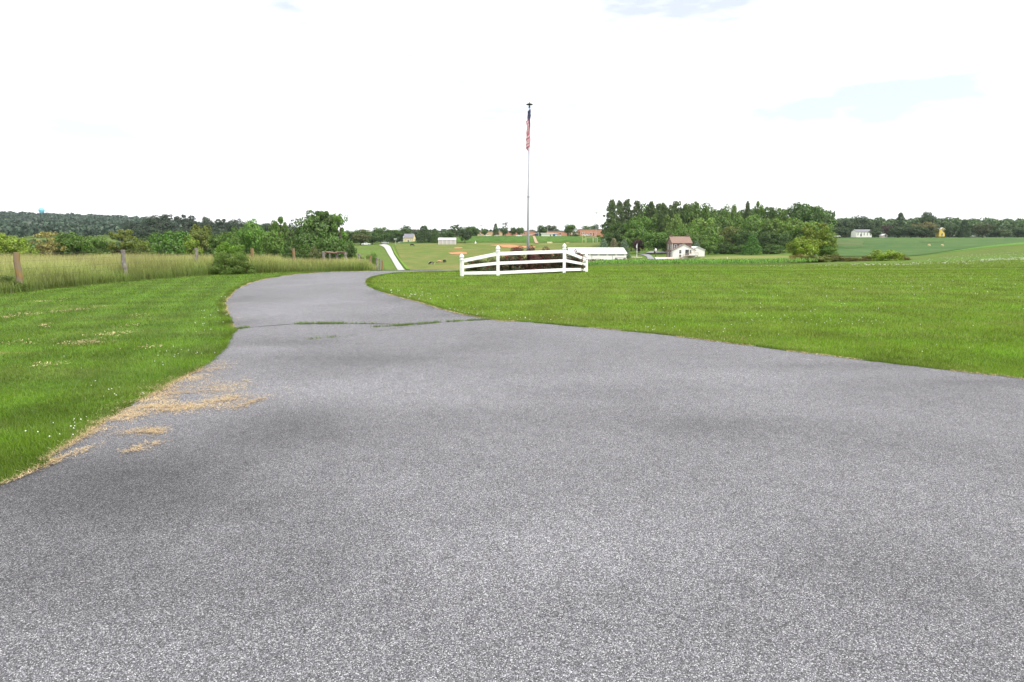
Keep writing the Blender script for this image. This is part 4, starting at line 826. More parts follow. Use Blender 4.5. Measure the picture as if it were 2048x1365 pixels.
# lean-to roof, booth
zg = zp(473, 494); xa = Xat(1074, 494, 2)
st = thing('grandstand', 'grandstand with white slanting roof right of the flagpole', 'grandstand', (xa, 496, zg), 0)
b_ = B(); l0, l1 = W(-16, 494), W(4, 494); b_.add([(l0, -3, 1.0), (l1, -3, 2.6), (l1, 3, 2.6), (l0, 3, 1.0), (l0, -3, 1.25), (l1, -3, 2.85), (l1, 3, 2.85), (l0, 3, 1.25)], [(0,3,2,1),(4,5,6,7),(0,1,5,4),(1,2,6,5),(2,3,7,6),(3,0,4,7)]); b_.build('roof', M['roof_metal'], st)
b_ = B(); b_.box(-1.5, l1, -2.6, 2.6, -1, 1.9); b_.build('bench_block', mat('dark_blue_grey', (.07, .09, .14), .8), st)
for x_ in (l0+.5, l1-.3): b_ = B(); b_.box(x_-.1, x_+.1, -2.9, -2.7, -1, 1.3 if x_ < 0 else 2.5); b_.build('post', M['white'], st)
flatb('press_booth', 'small white flat-roofed booth on the bank right of the flagpole', 1083, 1105.5, 467.5, 474.5, 480, 5, M['siding'], 'booth', roof=M['white'], over=.6, doors=((1101, 469.5, 2, M['wdark']),))
flatb('shelter', 'blue and white ticket shelter beside the booth on the bank', 1106.5, 1114, 468.5, 474.5, 484, 4, mat('blue_panel', (.05, .12, .4), .6), 'shelter', roof=M['white'], doors=((1112, 470, 2, M['white']),))
# white field shed, yellow building
Yf = 402; zg = zp(488.5, Yf); xa, xb = Xat(876.5, Yf, 0), Xat(911, Yf, 0); D_ = 6
fs = thing('field_shed', 'pale open-sided livestock shed with white roof at the top of the pasture', 'shed', ((xa+xb)/2, Yf+3, zg)); L_ = xb-xa
gable(fs, L_, D_, zp(480.5, Yf)-zg, zp(476.7, Yf+3)-zg, mat('pale_grey_siding', (.5, .46, .46), .7), M['roof_metal'], .2)
for k in range(5): b_ = B(); x_ = -L_/2+.3+k*(L_-.6)/4; b_.box(x_-.12, x_+.12, -D_/2-.1, -D_/2-.01, -.4, 2.5); b_.build('post', M['siding'], fs)
Yy = 455; zg = zp(486.5, Yy); xa, xb = Xat(807.5, Yy, 0), Xat(827.5, Yy, 0); L_ = xb-xa; D_ = 7
yb_ = thing('yellow_house', 'cream yellow building with grey roof above the far road', 'house', ((xa+xb)/2, Yy+3.5, zg), R(-5))
he = zp(476.5, Yy)-zg; gable(yb_, L_, D_, he, zp(468.5, Yy+3)-zg, mat('cream_siding', (.72, .6, .36), .8), M['slate'], .15)
for x_ in (-L_*.25, L_*.25): opening(yb_, 'window', x_, he-1.8, .9, 1.1, ('y', -D_/2), mat('cream_pane', (.5, .42, .3), .5))
opening(yb_, 'door', 0, 0, 1.0, 2.0, ('y', -D_/2)); b_ = B(); b_.box(-L_/2-.2, -L_/2-.05, -D_/2, D_/2, -.3, he+1.2); b_.build('end_wall', M['white'], yb_)
# right-hand houses
Yr = 500
def rhouse(name, label, px0, px1, pe, pr, pb, Y, D, wm, rm, rz=0, rot=False, nwin=4):
    zg = zp(pb, Y); xa, xb = Xat(px0, Y, 2), Xat(px1, Y, 2); L_ = xb-xa
    t_ = thing(name, label, 'house', ((xa+xb)/2, Y+D/2, zg), rz+(PI/2 if rot else 0)); he = zp(pe, Y)-zg; hr = zp(pr, Y+D/2)-zg
    if rot:
        gable(t_, D, L_, he, hr, wm, rm, .3); opening(t_, 'window', 0, he-.6, .9, 1.1, ('x', -D/2)); opening(t_, 'door', 0, 0, 1.0, 2.0, ('x', -D/2))
    else:
        gable(t_, L_, D, he, hr, wm, rm, .3)
        for k in range(nwin):
            x_ = -L_/2+L_*(k+.5)/nwin; opening(t_, 'window', x_, he-1.6, .7, .95, ('y', -D/2))
            if k == 1: opening(t_, 'door', x_, .1, 1.2, 1.9, ('y', -D/2))
            else: opening(t_, 'window', x_, .9, .7, .95, ('y', -D/2))
    return t_
rhouse('white_house', 'white two-storey house with grey roof at the top of the far crop field', 1712, 1743, 463.8, 459.8, 473.5, Yr, 8, M['siding'], M['slate'], nwin=5)
rhouse('small_shed', 'small pinkish white shed between two dark trees on the field edge', 1765.5, 1774.5, 471.2, 468.8, 474.3, Yr, 5, mat('pinkish_siding', (.6, .5, .5), .7), M['roof_metal'], rot=True)
rhouse('yellow_house', 'bright yellow gabled house half hidden by dark trees on the right', 1877, 1889, 460, 456, 472, 520, 4.5, mat('yellow_siding', (.75, .55, .12), .7), M['roof_metal'], rot=True)
rhouse('camper', 'tiny white outbuilding on the rise behind the farm lawn', 1257, 1267, 489, 487, 493.5, 335, 4, M['siding'], M['roof_metal'], nwin=2)['category'] = 'outbuilding'

# water tower
x, y, z = G(85, 1480); wt = thing('water_tower', 'pale blue water tower rising from the wooded hill', 'water tower', (x, y, z))
zt0, zt1 = zp(415.5, 1480)-z, zp(431, 1480)-z; mu_ = zp(421.5, 1480)-z
M['tank'] = mat('pale_blue_tank', (.2, .55, .68), .5)
B().lathe([(2.2, zt1-3), (2.6, zt1), (4.6, mu_-4), (6.3, mu_), (6.3, mu_+1), (5.4, mu_+4), (3, zt0-.7), (.6, zt0)], 20).build('tank', M['tank'], wt, smooth=True)
B().lathe([(5, -2), (3, 4), (2.0, zt1-3)], 14).build('stem', M['tank'], wt)
B().tube([(0, 0, zt0), (0, 0, zt0+3)], .25, 5).build('antenna', M['metal'], wt)

# poles
def lightpole(px, ptop, pbot, Y, label, arm=2.6, name='light_pole', r=.2, heads=4):
    x, _, z = G(px, Y); zb = z if pbot is None else zp(pbot, Y); h = zp(ptop, Y)-zb
    t_ = thing(name, label, name.replace('_', ' '), (x, Y, zb)); B().tube([(0, 0, -.6), (0, 0, h)], [r, r*.6], 8).build('pole', M['metal'], t_)
    if heads:
        b_ = B(); b_.box(-arm, arm, -.08, .08, h-.3, h-.12); b_.box(-arm, arm, -.08, .08, h-1.2, h-1.05); b_.build('crossarm', M['metal'], t_)
        for k in range(heads):
            x_ = -arm+2*arm*(k+.5)/heads; b_ = B(); b_.tube([(x_, -.1, h-.25), (x_, -.55, h-.45)], [.2, .38], 8); b_.build('floodlight', M['white'], t_)
    return t_
lightpole(1191.5, 424.5, 489, 430, 'tall stadium light pole left of the pine copse', 1.8)
lightpole(962.5, 450, 470, 505, 'short floodlight mast above the tan school block', 1.6, r=.25)
lightpole(1095.3, 452, 467, 486, 'slim white pole above the white booth roof', name='mast', r=.18, heads=0)
lightpole(791, 477, 492, 395, 'wooden utility pole at the bend of the far road', 1.0, name='utility_pole', r=.17, heads=2)
M['yellowpipe'] = mat('yellow_pipe', (.62, .62, .3), .6)
for px0, px1, lab in ((1164.5, 1170.5, 'pale yellow rugby-style goal left of the swing frame'),):
    Y = 425; x0_, _, z = G(px0, Y); x1_ = Xat(px1, Y, z); d = (x1_-x0_)/2; gp = thing('football_goal', lab, 'goal', ((x0_+x1_)/2, Y, z)); h = zp(471, Y)-z
    for s in (-1, 1): B().tube([(s*d, 0, -.3), (s*d, 0, h)], .1, 6).build('upright', M['yellowpipe'], gp)
    for zz_ in (h*.45, h*.62): B().tube([(-d, 0, zz_), (d, 0, zz_)], .08, 6).build('crossbar', M['yellowpipe'], gp)
for px0, px1, ptop, lab in ((1172.5, 1185.5, 476, 'low goal frame with grey net at the foot of the bank'), (1187, 1194.5, 476, 'second goal frame with net, closest to the blue spruces')):
    Y = 426; x0_, _, z = G(px0, Y); x1_ = Xat(px1, Y, z); d = (x1_-x0_)/2; gp = thing('soccer_goal', lab, 'goal', ((x0_+x1_)/2, Y, z)); h = zp(ptop, Y)-z
    for s in (-1, 1): B().tube([(s*d, -.6, -.3), (s*d, -.4, h*.8), (s*d, 0, h), (s*d, 1, h)], .09, 6).build('upright', M['yellowpipe'], gp)
    B().tube([(-d, 0, h), (d, 0, h)], .08, 6).build('crossbar', M['yellowpipe'], gp)
    b_ = B()
    for k in range(9): b_.tube([(-d+2*d*k/8, .9, 0), (-d+2*d*k/8, .9, h)], .03, 4)
    for k in range(5): b_.tube([(-d, .9, h*k/4), (d, .9, h*k/4)], .03, 4)
    b_.build('net', mat('net_grey', (.12, .17, .14), .9), gp)
for px, ptop, pb, w_, lab in ((1099.5, 484, 490.5, 10, 'cream sideline board below the bank, the larger one'), (1135.5, 485, 490, 6, 'small tan board below the bank right of the cream board')):
    Y = 422; x, _, z = G(px, Y); sg = thing('sideline_board', lab, 'board', (x, Y, z)); h = zp(ptop, Y)-z; hw = W(w_, Y)/2
    b_ = B(); b_.box(-hw, hw, -.06, .06, .25, h); b_.build('panel', mat('cream_board', (.68, .64, .4), .7) if w_ > 8 else mat('tan_board', (.5, .45, .22), .7), sg)
    for s in (-1, 1): b_ = B(); b_.box(s*hw*.8-.08, s*hw*.8+.08, .07, .2, -.3, h*.9); b_.build('leg', M['wood'], sg)
x, _, z = G(951, 421); cn = thing('marker_cone', 'thin white cone-shaped marker standing alone on the pasture edge', 'marker', (x, 421, z)); B().lathe([(.75, 0), (.7, .1), (.25, 1.0), (.12, 1.9)], 8).build('cone', M['white'], cn); B().lathe([(.9, -.1), (.9, .02)], 8).build('foot', M['white'], cn)
for k, (px, py) in enumerate(((1451, 512), (1460.5, 515), (1431, 512), (1482, 505))):
    pass

# fence posts of the far pastures
M['pw'] = mat('white_stake', (.75, .75, .72), .7)
for k, (px, py, pt, lab) in enumerate(((1411.5, 523, 517, 'white stake in the corn behind the farm garage'), (1454.5, 520, 515, 'white stake at the edge of the corn before the wood'))):
    x, y, z = hit(px, py, 80); s_ = B(); s_.box(-.09, .09, -.09, .09, -.2, zp(pt, y)-z); tag(s_.build('stake', M['pw'], None, loc=(x, y, z)), lab, 'stake', 'white stakes by the corn')
# hay bales far field
M['bale'] = mat('hay_bale', (.55, .45, .25), .95, .2, 2)
for px, py, lab in ((1858, 491.5, 'round hay bale in the hollow of the far crop field, left one'), (1884.5, 492, 'round hay bale in the hollow of the far crop field, right one')):
    x, y, z = hit(px, py+1.2, 200); r_ = W(2.2, y); b_ = B(); b_.tube([(0, -r_*.8, r_*.9), (0, r_*.8, r_*.9)], r_, 14); tag(b_.build('hay_bale', M['bale'], None, bevel=.1, loc=(x, y, z)), lab, 'hay bale')

# ------------------------------------------------------------------ vehicles
def vehicle(name, label, cat, px, Y, pbot, lenpx, kind, col, rz, group=None, flip=1):
    x, _, z = G(px, Y)
    if pbot: z = zp(pbot, Y)
    L_ = {'pickup': 5.4, 'car': 4.5}[kind]; s = 1.0
    t_ = thing(name, label, cat, (x, Y, z), rz, group)
    bm_ = mat(name+'_paint', col, .3, spec=.6)
    if kind == 'pickup':
        low = [(-2.7, .45), (-2.7, .95), (-2.55, 1.12), (-1.35, 1.22), (-.75, 1.25), (.75, 1.25), (.75, 1.18), (2.65, 1.18), (2.7, .5), (2.25, .45), (1.95, .8), (1.45, .8), (1.15, .45), (-1.3, .45), (-1.6, .8), (-2.1, .8), (-2.4, .45)]
        top = [(-1.3, 1.24), (-.7, 1.85), (.55, 1.88), (.72, 1.24)]; win = [(-1.05, 1.3), (-.62, 1.78), (.48, 1.8), (.6, 1.3)]; wx_ = (-1.85, 1.7)
    else:
        low = [(-2.2, .35), (-2.25, .7), (-2.1, .85), (-1.1, .95), (1.5, .98), (2.2, .9), (2.25, .4), (1.8, .35), (1.6, .62), (1.1, .62), (.9, .35), (-.95, .35), (-1.15, .62), (-1.65, .62), (-1.85, .35)]
        top = [(-1.15, .96), (-.45, 1.42), (.75, 1.45), (1.5, .99)]; win = [(-.95, 1.0), (-.4, 1.36), (.7, 1.38), (1.25, 1.01)]; wx_ = (-1.4, 1.35)
    b_ = B(); b_.prism(low, -.9, .9); b_.prism(top, -.78, .78); bo = b_.build('body', bm_, t_, bevel=.05)
    b_ = B(); b_.prism(win, -.795, .795); b_.build('side_window', M['glass'], t_)
    b_ = B(); (xa, za), (xb, zb) = top[0], top[1]; b_.add([(xa-.02, -.68, za+.04), (xb-.03, -.62, zb-.03), (xb-.03, .62, zb-.03), (xa-.02, .68, za+.04)], [(0, 1, 2, 3)]); b_.build('windscreen', M['glass'], t_)
    for wx0 in wx_:
        for yy_ in (-.82, .82):
            r_ = .39 if kind == 'pickup' else .32; b_ = B(); b_.tube([(wx0, yy_-.11, r_), (wx0, yy_+.11, r_)], r_, 14); wh = b_.build('wheel', M['tyre'], t_, bevel=.03)
            b_ = B(); b_.tube([(wx0, yy_-.12, r_), (wx0, yy_+.12, r_)], r_*.55, 10); b_.build('rim', M['metal'], wh)
    for yy_ in (-.65, .65): b_ = B(); b_.box(low[1][0]-.04, low[1][0]+.1, yy_-.16, yy_+.16, low[1][1]-.25, low[1][1]-.08); b_.build('headlight', M['white'], t_)
    return t_
W_ = (.8, .8, .8)
vehicle('pickup_truck', 'white pickup truck parked in front of the trees left of the far road', 'pickup truck', 732, 405, None, 20, 'pickup', W_, R(8))
vehicle('pickup_truck', 'silver pickup truck with pale load at the end of the far road', 'pickup truck', 770, 440, 488.5, 12, 'pickup', (.45, .47, .5), R(12))
cars = [(975, 466, 473.5, (.75, .72, .68), 'pale car parked on the bank below the tan school block'), (1038, 470, 473.8, (.78, .8, .82), 'white car parked on the bank left of the flagpole'), (994, 468, 473.6, (.6, .45, .42), 'dusty pinkish car parked on the bank under the narrow conical tree'),
        (1117, 486, 474.3, (.78, .8, .85), 'white car beside the blue ticket shelter'), (1170, 486, 472.5, (.8, .8, .82), 'white car before the red brick school block'), (1176.5, 489, 472.4, (.55, .58, .62), 'silver car second in line before the red brick school'),
        (1667, 492, 474.6, (.8, .8, .8), 'white car at the left end of the far crop field edge'), (1674, 494, 474.6, (.7, .7, .72), 'pale car behind the first at the far crop field edge'), (1945, 500, 474.5, (.75, .75, .75), 'white car under the dark round tree on the right'), (831, 462, 486, (.5, .55, .65), 'blue-grey car beside the cream yellow building'), (803, 462, 487, (.8, .8, .78), 'white car at the left wall of the cream yellow building')]
for px, Y, pb, col, lab in cars: vehicle('parked_car', lab, 'car', px, Y, pb, 9, 'car', col, R(5), 'parked cars in the distance')

# ------------------------------------------------------------------ cattle
def cow(px, py, label, m_, face, grazing=True):
    x, y, z = hit(px, py, 100); Vv = []; E = []; Rr = []
    def add(p, r, par=None):
        Vv.append(p); Rr.append(r)
        if par is not None: E.append((par, len(Vv)-1))
        return len(Vv)-1
    a = add((0, 0, 1.02), .40); b1 = add((-.55, 0, 1.06), .38, a); c_ = add((-.9, 0, 1.08), .27, b1); d = add((.5, 0, 1.0), .40, a); e = add((.85, 0, 1.05), .32, d)
    if grazing: n_ = add((1.2, 0, .85), .2, e); h1 = add((1.4, 0, .5), .16, n_); h2 = add((1.5, 0, .2), .1, h1)
    else: n_ = add((1.2, 0, 1.3), .2, e); h1 = add((1.4, 0, 1.45), .16, n_); h2 = add((1.75, 0, 1.35), .1, h1)
    for s in (-.24, .24):
        l1 = add((-.8, s, .85), .2, b1); l2 = add((-.85, s, .6), .12, l1); l3 = add((-.92, s, .4), .075, l2); l4 = add((-.88, s, .03), .06, l3)
        f1 = add((.68, s, .8), .15, d); f2 = add((.7, s, .42), .08, f1); add((.68, s, .03), .06, f2)
    t1 = add((-1.1, 0, 1.05), .05, c_); t2 = add((-1.18, 0, .6), .035, t1); add((-1.18, 0, .35), .05, t2)
    for s in (-1, 1): add((h_ := Vv[h1])[0:1]+(s*.22, h_[2]+.1), .05, h1)
    me = bpy.data.meshes.new('cow'); me.from_pydata(Vv, E, []); o = link('cow', me, m_)
    md = o.modifiers.new('skin', 'SKIN')
    for i_, r_ in enumerate(Rr): me.skin_vertices[0].data[i_].radius = (r_, r_)
    me.skin_vertices[0].data[0].use_root = True
    o.modifiers.new('sub', 'SUBSURF').levels = 1
    o.location = (x, y, z); o.rotation_euler.z = face; tag(o, label, 'cow', 'cattle grazing in the pasture')
mb_ = mat('black_hide', (.02, .018, .016), .8); mbw = mat('black_white_hide', (.03, .025, .022), .8, scale=1.1, col2=(.5, .42, .36), detail=1); mt_ = mat('tan_hide', (.5, .32, .17), .8, scale=1.3, col2=(.12, .06, .03), detail=1)
mbw.node_tree.nodes['Color Ramp'].color_ramp.elements[0].position = .5; mbw.node_tree.nodes['Color Ramp'].color_ramp.elements[1].position = .55
cow(862, 530.5, 'black and tan cow grazing, leftmost of the group above the driveway', mbw, R(-25)); cow(880, 527.5, 'tan cow standing between the two dark cows', mt_, R(200)); cow(889, 526.5, 'black cow seen from behind, right of the tan cow', mb_, R(70)); cow(824, 493, 'lone dark cow far up the pasture below the cream yellow building', mb_, R(0))

# ------------------------------------------------------------------ trees and shrubs
def rv(n):
    v = rng.normal(0, 1, (n, 3)); return v/np.linalg.norm(v, axis=1)[:, None]
def leaves(P, nrm, size, ratio=.7):
    """a leaf-spray quad at every point, roughly facing outward"""
    n = len(P); d = nrm+rv(n)*.75; d /= np.linalg.norm(d, axis=1)[:, None]; a = np.cross(d, rv(n)); a /= np.linalg.norm(a, axis=1)[:, None]+1e-9; b_ = np.cross(d, a)
    s = (size*rng.uniform(.55, 1.25, n))[:, None]
    V = np.stack([P+a*s, P+b_*s*ratio+d*s*.15, P-a*s*.9, P-b_*s*ratio+d*s*.1], 1).reshape(-1, 3); return V, np.arange(4*n).reshape(-1, 4)
def crown_mesh(kind, seed, per=None, size=None):
    global rng
    keep = rng; rng = np.random.default_rng(seed)
    lob = []   # centre, radii, weight
    if kind in ('round', 'oval', 'wide', 'shrub'):
        nl = 46; z0, z1 = {'round': (.1, 1), 'oval': (.1, 1), 'wide': (.12, 1), 'shrub': (0, 1)}[kind]
        for _ in range(nl):
            d = rv(1)[0]; r = rng.uniform(.5, .86) if rng.uniform() < .8 else rng.uniform(.1, .5)
            zc = (z0+z1)/2+d[2]*r*(z1-z0)/2; taper = 1.0
            if kind == 'oval': taper = .75+.25*(1-abs(2*zc-1))
            if kind == 'shrub':
                zc = abs(d[2])*r*1.05; taper = 1.15-.1*zc
            c = np.array([d[0]*r*.5*taper*rng.uniform(.85, 1.12), d[1]*r*.5*taper, zc]); rad = rng.uniform(.075, .145)
            c[2] = min(max(c[2], rad*.6), 1-rad*.8+rng.uniform(-.02, .035)); lob.append((c, np.array([rad*1.15, rad*1.15, rad]), 1))
    elif kind == 'open':
        for _ in range(64):
            a = rng.uniform(0, 2*PI); hgt = rng.uniform(.2, .97); rr = math.sin(PI*min(1, max(.12, (hgt-.12)/1.0)))**.6*.5; r = rr*rng.uniform(.35, 1.05)
            rad = rng.uniform(.04, .1); lob.append((np.array([r*math.cos(a), r*math.sin(a), hgt]), np.array([rad*1.2, rad*1.2, rad*.75]), .8))
    elif kind == 'pine':
        for k in range(84):
            hgt = .14+.84*(k/84)**.9; prof = (.5*(1-max(0, hgt-.5)/.5)**.85+.03)*(.6+.4*min(1, (hgt-.1)/.3)); a = k*2.4+rng.uniform(-.4, .4); r = prof*rng.uniform(.2, 1.15)
            lob.append((np.array([r*math.cos(a), r*math.sin(a), hgt+r*.06+rng.uniform(-.015,.015)]), np.array([.12, .12, .03])*rng.uniform(.5, 1.25), .5))
    elif kind in ('spruce', 'cone'):
        n_ = 84
        for k in range(n_):
            hgt = .03+.93*(k/n_)**1.12; prof = .5*(1-hgt)**(.8 if kind == 'spruce' else .55)+.015; a = k*2.4+rng.uniform(-.3, .3); r = prof*rng.uniform(.55, .92)
            rad = .05+.09*(1-hgt); lob.append((np.array([r*math.cos(a), r*math.sin(a), hgt]), np.array([rad*1.35, rad*1.35, rad*.55]), .6))
    elif kind == 'sparse':
        for k in range(30):
            hgt = .25+.72*rng.uniform(); a = rng.uniform(0, 2*PI); r = .45*rng.uniform()**.6*(.5+.5*math.sin(PI*hgt)); rad = rng.uniform(.035, .075); lob.append((np.array([r*math.cos(a), r*math.sin(a), hgt]), np.array([rad*1.6, rad*1.6, rad]), .45))
    size = size or {'pine': .021, 'spruce': .024, 'cone': .024, 'sparse': .022, 'open': .021}.get(kind, .024)
    per = per or {'pine': 95, 'spruce': 60, 'cone': 60, 'sparse': 70, 'open': 150}.get(kind, 135)
    PP, NN = [], []
    for c, rad, wgt in lob:
        n = int(per*(.6+4*rad[0])); d = rv(n); rr = rng.uniform(.55, 1.05, n)**.5; PP.append(c+d*rad*rr[:, None]); NN.append(d*.8+(c-np.array([0, 0, .5]))*1.2+np.array([0, 0, .25]))
    P = np.concatenate(PP); Nn = np.concatenate(NN); Nn /= np.linalg.norm(Nn, axis=1)[:, None]+1e-9
    V, f = leaves(P, Nn, size); V[:, 2] = np.maximum(V[:, 2], 0.002); rng = keep
    me = npmesh('crown_'+kind, V, f); me.materials.append(M['leaf']); return me, lob
def trunk_mesh(kind, lob, seed):
    r = random.Random(seed); b_ = B(); top = {'pine': .96, 'spruce': .93, 'cone': .9, 'open': .7, 'sparse': .9}.get(kind, .6); r0 = {'pine': .02, 'spruce': .018, 'cone': .02, 'open': .026, 'sparse': .02}.get(kind, .03)
    pts = [(.012*math.sin(k*1.3+seed), .012*math.cos(k*1.7+seed), -.04+(top+.04)*k/6) for k in range(7)]; b_.tube(pts, [r0*(1.35 if k == 0 else 1-.8*k/6) for k in range(7)], 7)
    for c, rad, wg in r.sample(lob, min(len(lob), 16 if kind not in ('pine',) else 30)):
        zz_ = max(.12, c[2]-(.25 if kind not in ('pine', 'spruce', 'cone') else .02)*r.uniform(.6, 1)); t_ = min(.95, zz_/top); p0 = Vector((0, 0, min(zz_, top*.95))); p1 = Vector(c); mid = (p0+p1)/2+Vector((0, 0, .02)); rb = r0*.45*(1-.6*t_)
        b_.tube([p0, mid, p1], [rb, rb*.7, rb*.3], 5, False)
    me = pymesh('trunk_'+kind, b_.v, b_.f, True); me.materials.append(M['bark']); return me
LIB = {}
for kind, nvar in (('round', 4), ('oval', 4), ('wide', 2), ('open', 2), ('pine', 4), ('spruce', 3), ('cone', 2), ('sparse', 2), ('shrub', 3)):
    LIB[kind] = []
    for k in range(nvar):
        cm, lob = crown_mesh(kind, 100+k*7+len(kind)); LIB[kind].append((cm, trunk_mesh(kind, lob, k+3)))
cnt = [0]
def tree(px, ptop, wpx, Y, kind, col, label, cat='tree', group=None, name=None, var=None, py_base=None, sink=0):
    x, y, z = G(px, Y); z -= sink; h = zp(ptop, Y)-z; wd = W(wpx, Y); cnt[0] += 1
    v = LIB[kind][(cnt[0] if var is None else var) % len(LIB[kind])]
    nm = name or {'pine': 'pine_tree', 'spruce': 'spruce_tree', 'cone': 'conical_tree', 'shrub': 'shrub'}.get(kind, 'broadleaf_tree')
    t_ = thing(nm, label, cat, (x, y, z), (cnt[0]*2.399) % 6.28, group)
    for me, nn_ in ((v[0], 'crown' if cat != 'shrub' else 'foliage'), (v[1], 'trunk' if cat != 'shrub' else 'stem')):
        o = link(nn_, me, None, t_); o.scale = (wd, wd, h)
        j = 1+.12*math.sin(cnt[0]*7.1); j *= 1.5; o.color = (col[0]*j*1.03, col[1]*j, col[2]*j*.7, 1)
    return t_
g1 = (.062, .125, .022); gd = (.045, .095, .02); gy = (.12, .18, .025); gb = (.035, .065, .028); gbl = (.03, .05, .035); gbr = (.13, .2, .022); gp_ = (.035, .07, .02); sp_ = (.09, .14, .11); pur = (.045, .025, .03); ro = (.12, .11, .035)
grpL = 'trees in the hollow beyond the hay meadow'; grpB = 'dark trees of the ridge behind the hollow'; grpC = 'trees of the copse behind the farm'; grpS = 'trees round the school'; grpR = 'trees round the houses across the far field'
# left hollow, near row
for a in ((-40, 468, 80, 120, 'round', gy, 'yellow-green tree cut by the left edge of the view'), (18, 464, 75, 125, 'wide', gy, 'bright yellow-green tree at the far left above the first lichen post'), (62, 488, 50, 118, 'shrub', gy, 'low yellow-green bush between the far left tree and the pinkish one'),
          (100, 464, 62, 120, 'sparse', (.2, .19, .08), 'thin pinkish-yellow tree left of the dense green clump'), (112, 478, 70, 128, 'round', ro, 'olive tree filling in behind the thin pinkish one'), (150, 462, 66, 125, 'oval', g1, 'dense green tree second left of the gap in the row'), (185, 466, 62, 123, 'round', g1, 'rounded green tree just left of the gap in the row'),
          (250, 460, 56, 122, 'open', (.1, .13, .03), 'reddish olive tree behind the second fence post'), (283, 474, 46, 124, 'round', (.09, .13, .025), 'small olive tree right of the second fence post'), (310, 488, 40, 125, 'shrub', g1, 'low bush between the olive tree and the bright round tree'),
          (345, 455, 72, 118, 'round', (.05, .12, .02), 'large bright round tree between the second and third posts'), (386, 468, 42, 132, 'round', gbr, 'small bright yellow-green tree left of the third post'), (408, 446, 58, 140, 'wide', (.105, .14, .03), 'olive tree with soft top above the third post'), (440, 462, 44, 135, 'round', g1, 'green tree half behind the fence shrub'),
          (470, 458, 50, 132, 'round', g1, 'green tree rising behind the top of the fence shrub'), (508, 434, 58, 134, 'oval', (.07, .16, .025), 'tall two-topped tree above the fifth lichen-covered post'), (478, 446, 44, 150, 'round', gd, 'dark green tree left of the tall two-topped one'),
          (545, 452, 56, 128, 'round', g1, 'full green tree between the two lichen-covered posts'), (562, 434, 44, 150, 'open', g1, 'tree with ragged crown behind the full green tree'), (587, 460, 44, 122, 'cone', gd, 'dark pointed tree behind the sixth post'), (612, 476, 40, 126, 'shrub', g1, 'small pale bush left of the dark round thicket'),
          (634, 417, 92, 165, 'wide', (.05, .105, .02), 'tallest spreading tree with pale trunk near the centre-left'), (655, 422, 76, 168, 'open', gd, 'second stem of dark foliage inside the tallest spreading tree'), (684, 428, 52, 163, 'sparse', (.07, .15, .025), 'airy bright branch tree leaning right of the tallest tree'), (625, 448, 70, 160, 'round', gd, 'dark lower tree under the tallest spreading tree'),
          (662, 465, 68, 120, 'round', gd, 'dark round thicket behind the brace frame'), (632, 482, 40, 118, 'shrub', (.08, .1, .04), 'greyish bush left of the dark round thicket'), (700, 479, 34, 124, 'round', gd, 'small dark tree right of the round thicket'), (715, 500, 44, 100, 'shrub', gbr, 'bright low bush behind the last fence posts'), (690, 506, 34, 100, 'shrub', gbr, 'bright weedy bush below the small dark tree')):
    tree(*a, group=grpL)
for k, (px, pt, w_, Y) in enumerate(((215, 480, 60, 230), (300, 470, 60, 260), (-10, 486, 60, 200), (60, 476, 80, 230))):
    tree(px, pt, w_, Y, 'round', gb, ['dark tree in the gap behind the first row', 'dark tree behind the small olive one', 'dark tree behind the far left tree', 'dark tree behind the low yellow-green bush'][k], group=grpL)
# ridge trees behind, bluish dark
rl = ((318, 426, 62, 560, 'round', 'dark domed tree, tallest on the ridge left of centre'), (345, 430, 40, 565, 'open', 'ragged dark tree right of the tallest ridge tree'), (374, 430, 40, 560, 'open', 'tree with flat airy top on the ridge'), (395, 440, 34, 570, 'round', 'low dark tree between two ridge tops'), (414, 432, 34, 560, 'oval', 'narrow dark ridge tree above the third post'), (430, 446, 40, 565, 'round', 'low ridge tree in the dip'), (450, 438, 36, 555, 'open', 'dark ridge tree right of the dip'), (476, 436, 42, 550, 'wide', 'ridge tree with level top left of the two-topped one'),
      (538, 443, 36, 540, 'round', 'ridge tree seen between the two-topped and the ragged tree'), (585, 448, 40, 545, 'round', 'ridge tree left of the tallest spreading tree'), (278, 440, 50, 575, 'round', 'dark tree left of the tallest ridge tree'), (300, 452, 60, 480, 'wide', 'broad dark tree below the ridge top'), (365, 455, 60, 470, 'round', 'dark tree below the airy ridge tree'), (430, 456, 60, 460, 'wide', 'dark tree below the ridge dip'), (250, 462, 60, 450, 'wide', 'broad dark tree above the second fence post'))
for px, pt, w_, Y, kd, lab in rl: tree(px, pt, w_, Y, kd, gbl, lab, group=grpB)
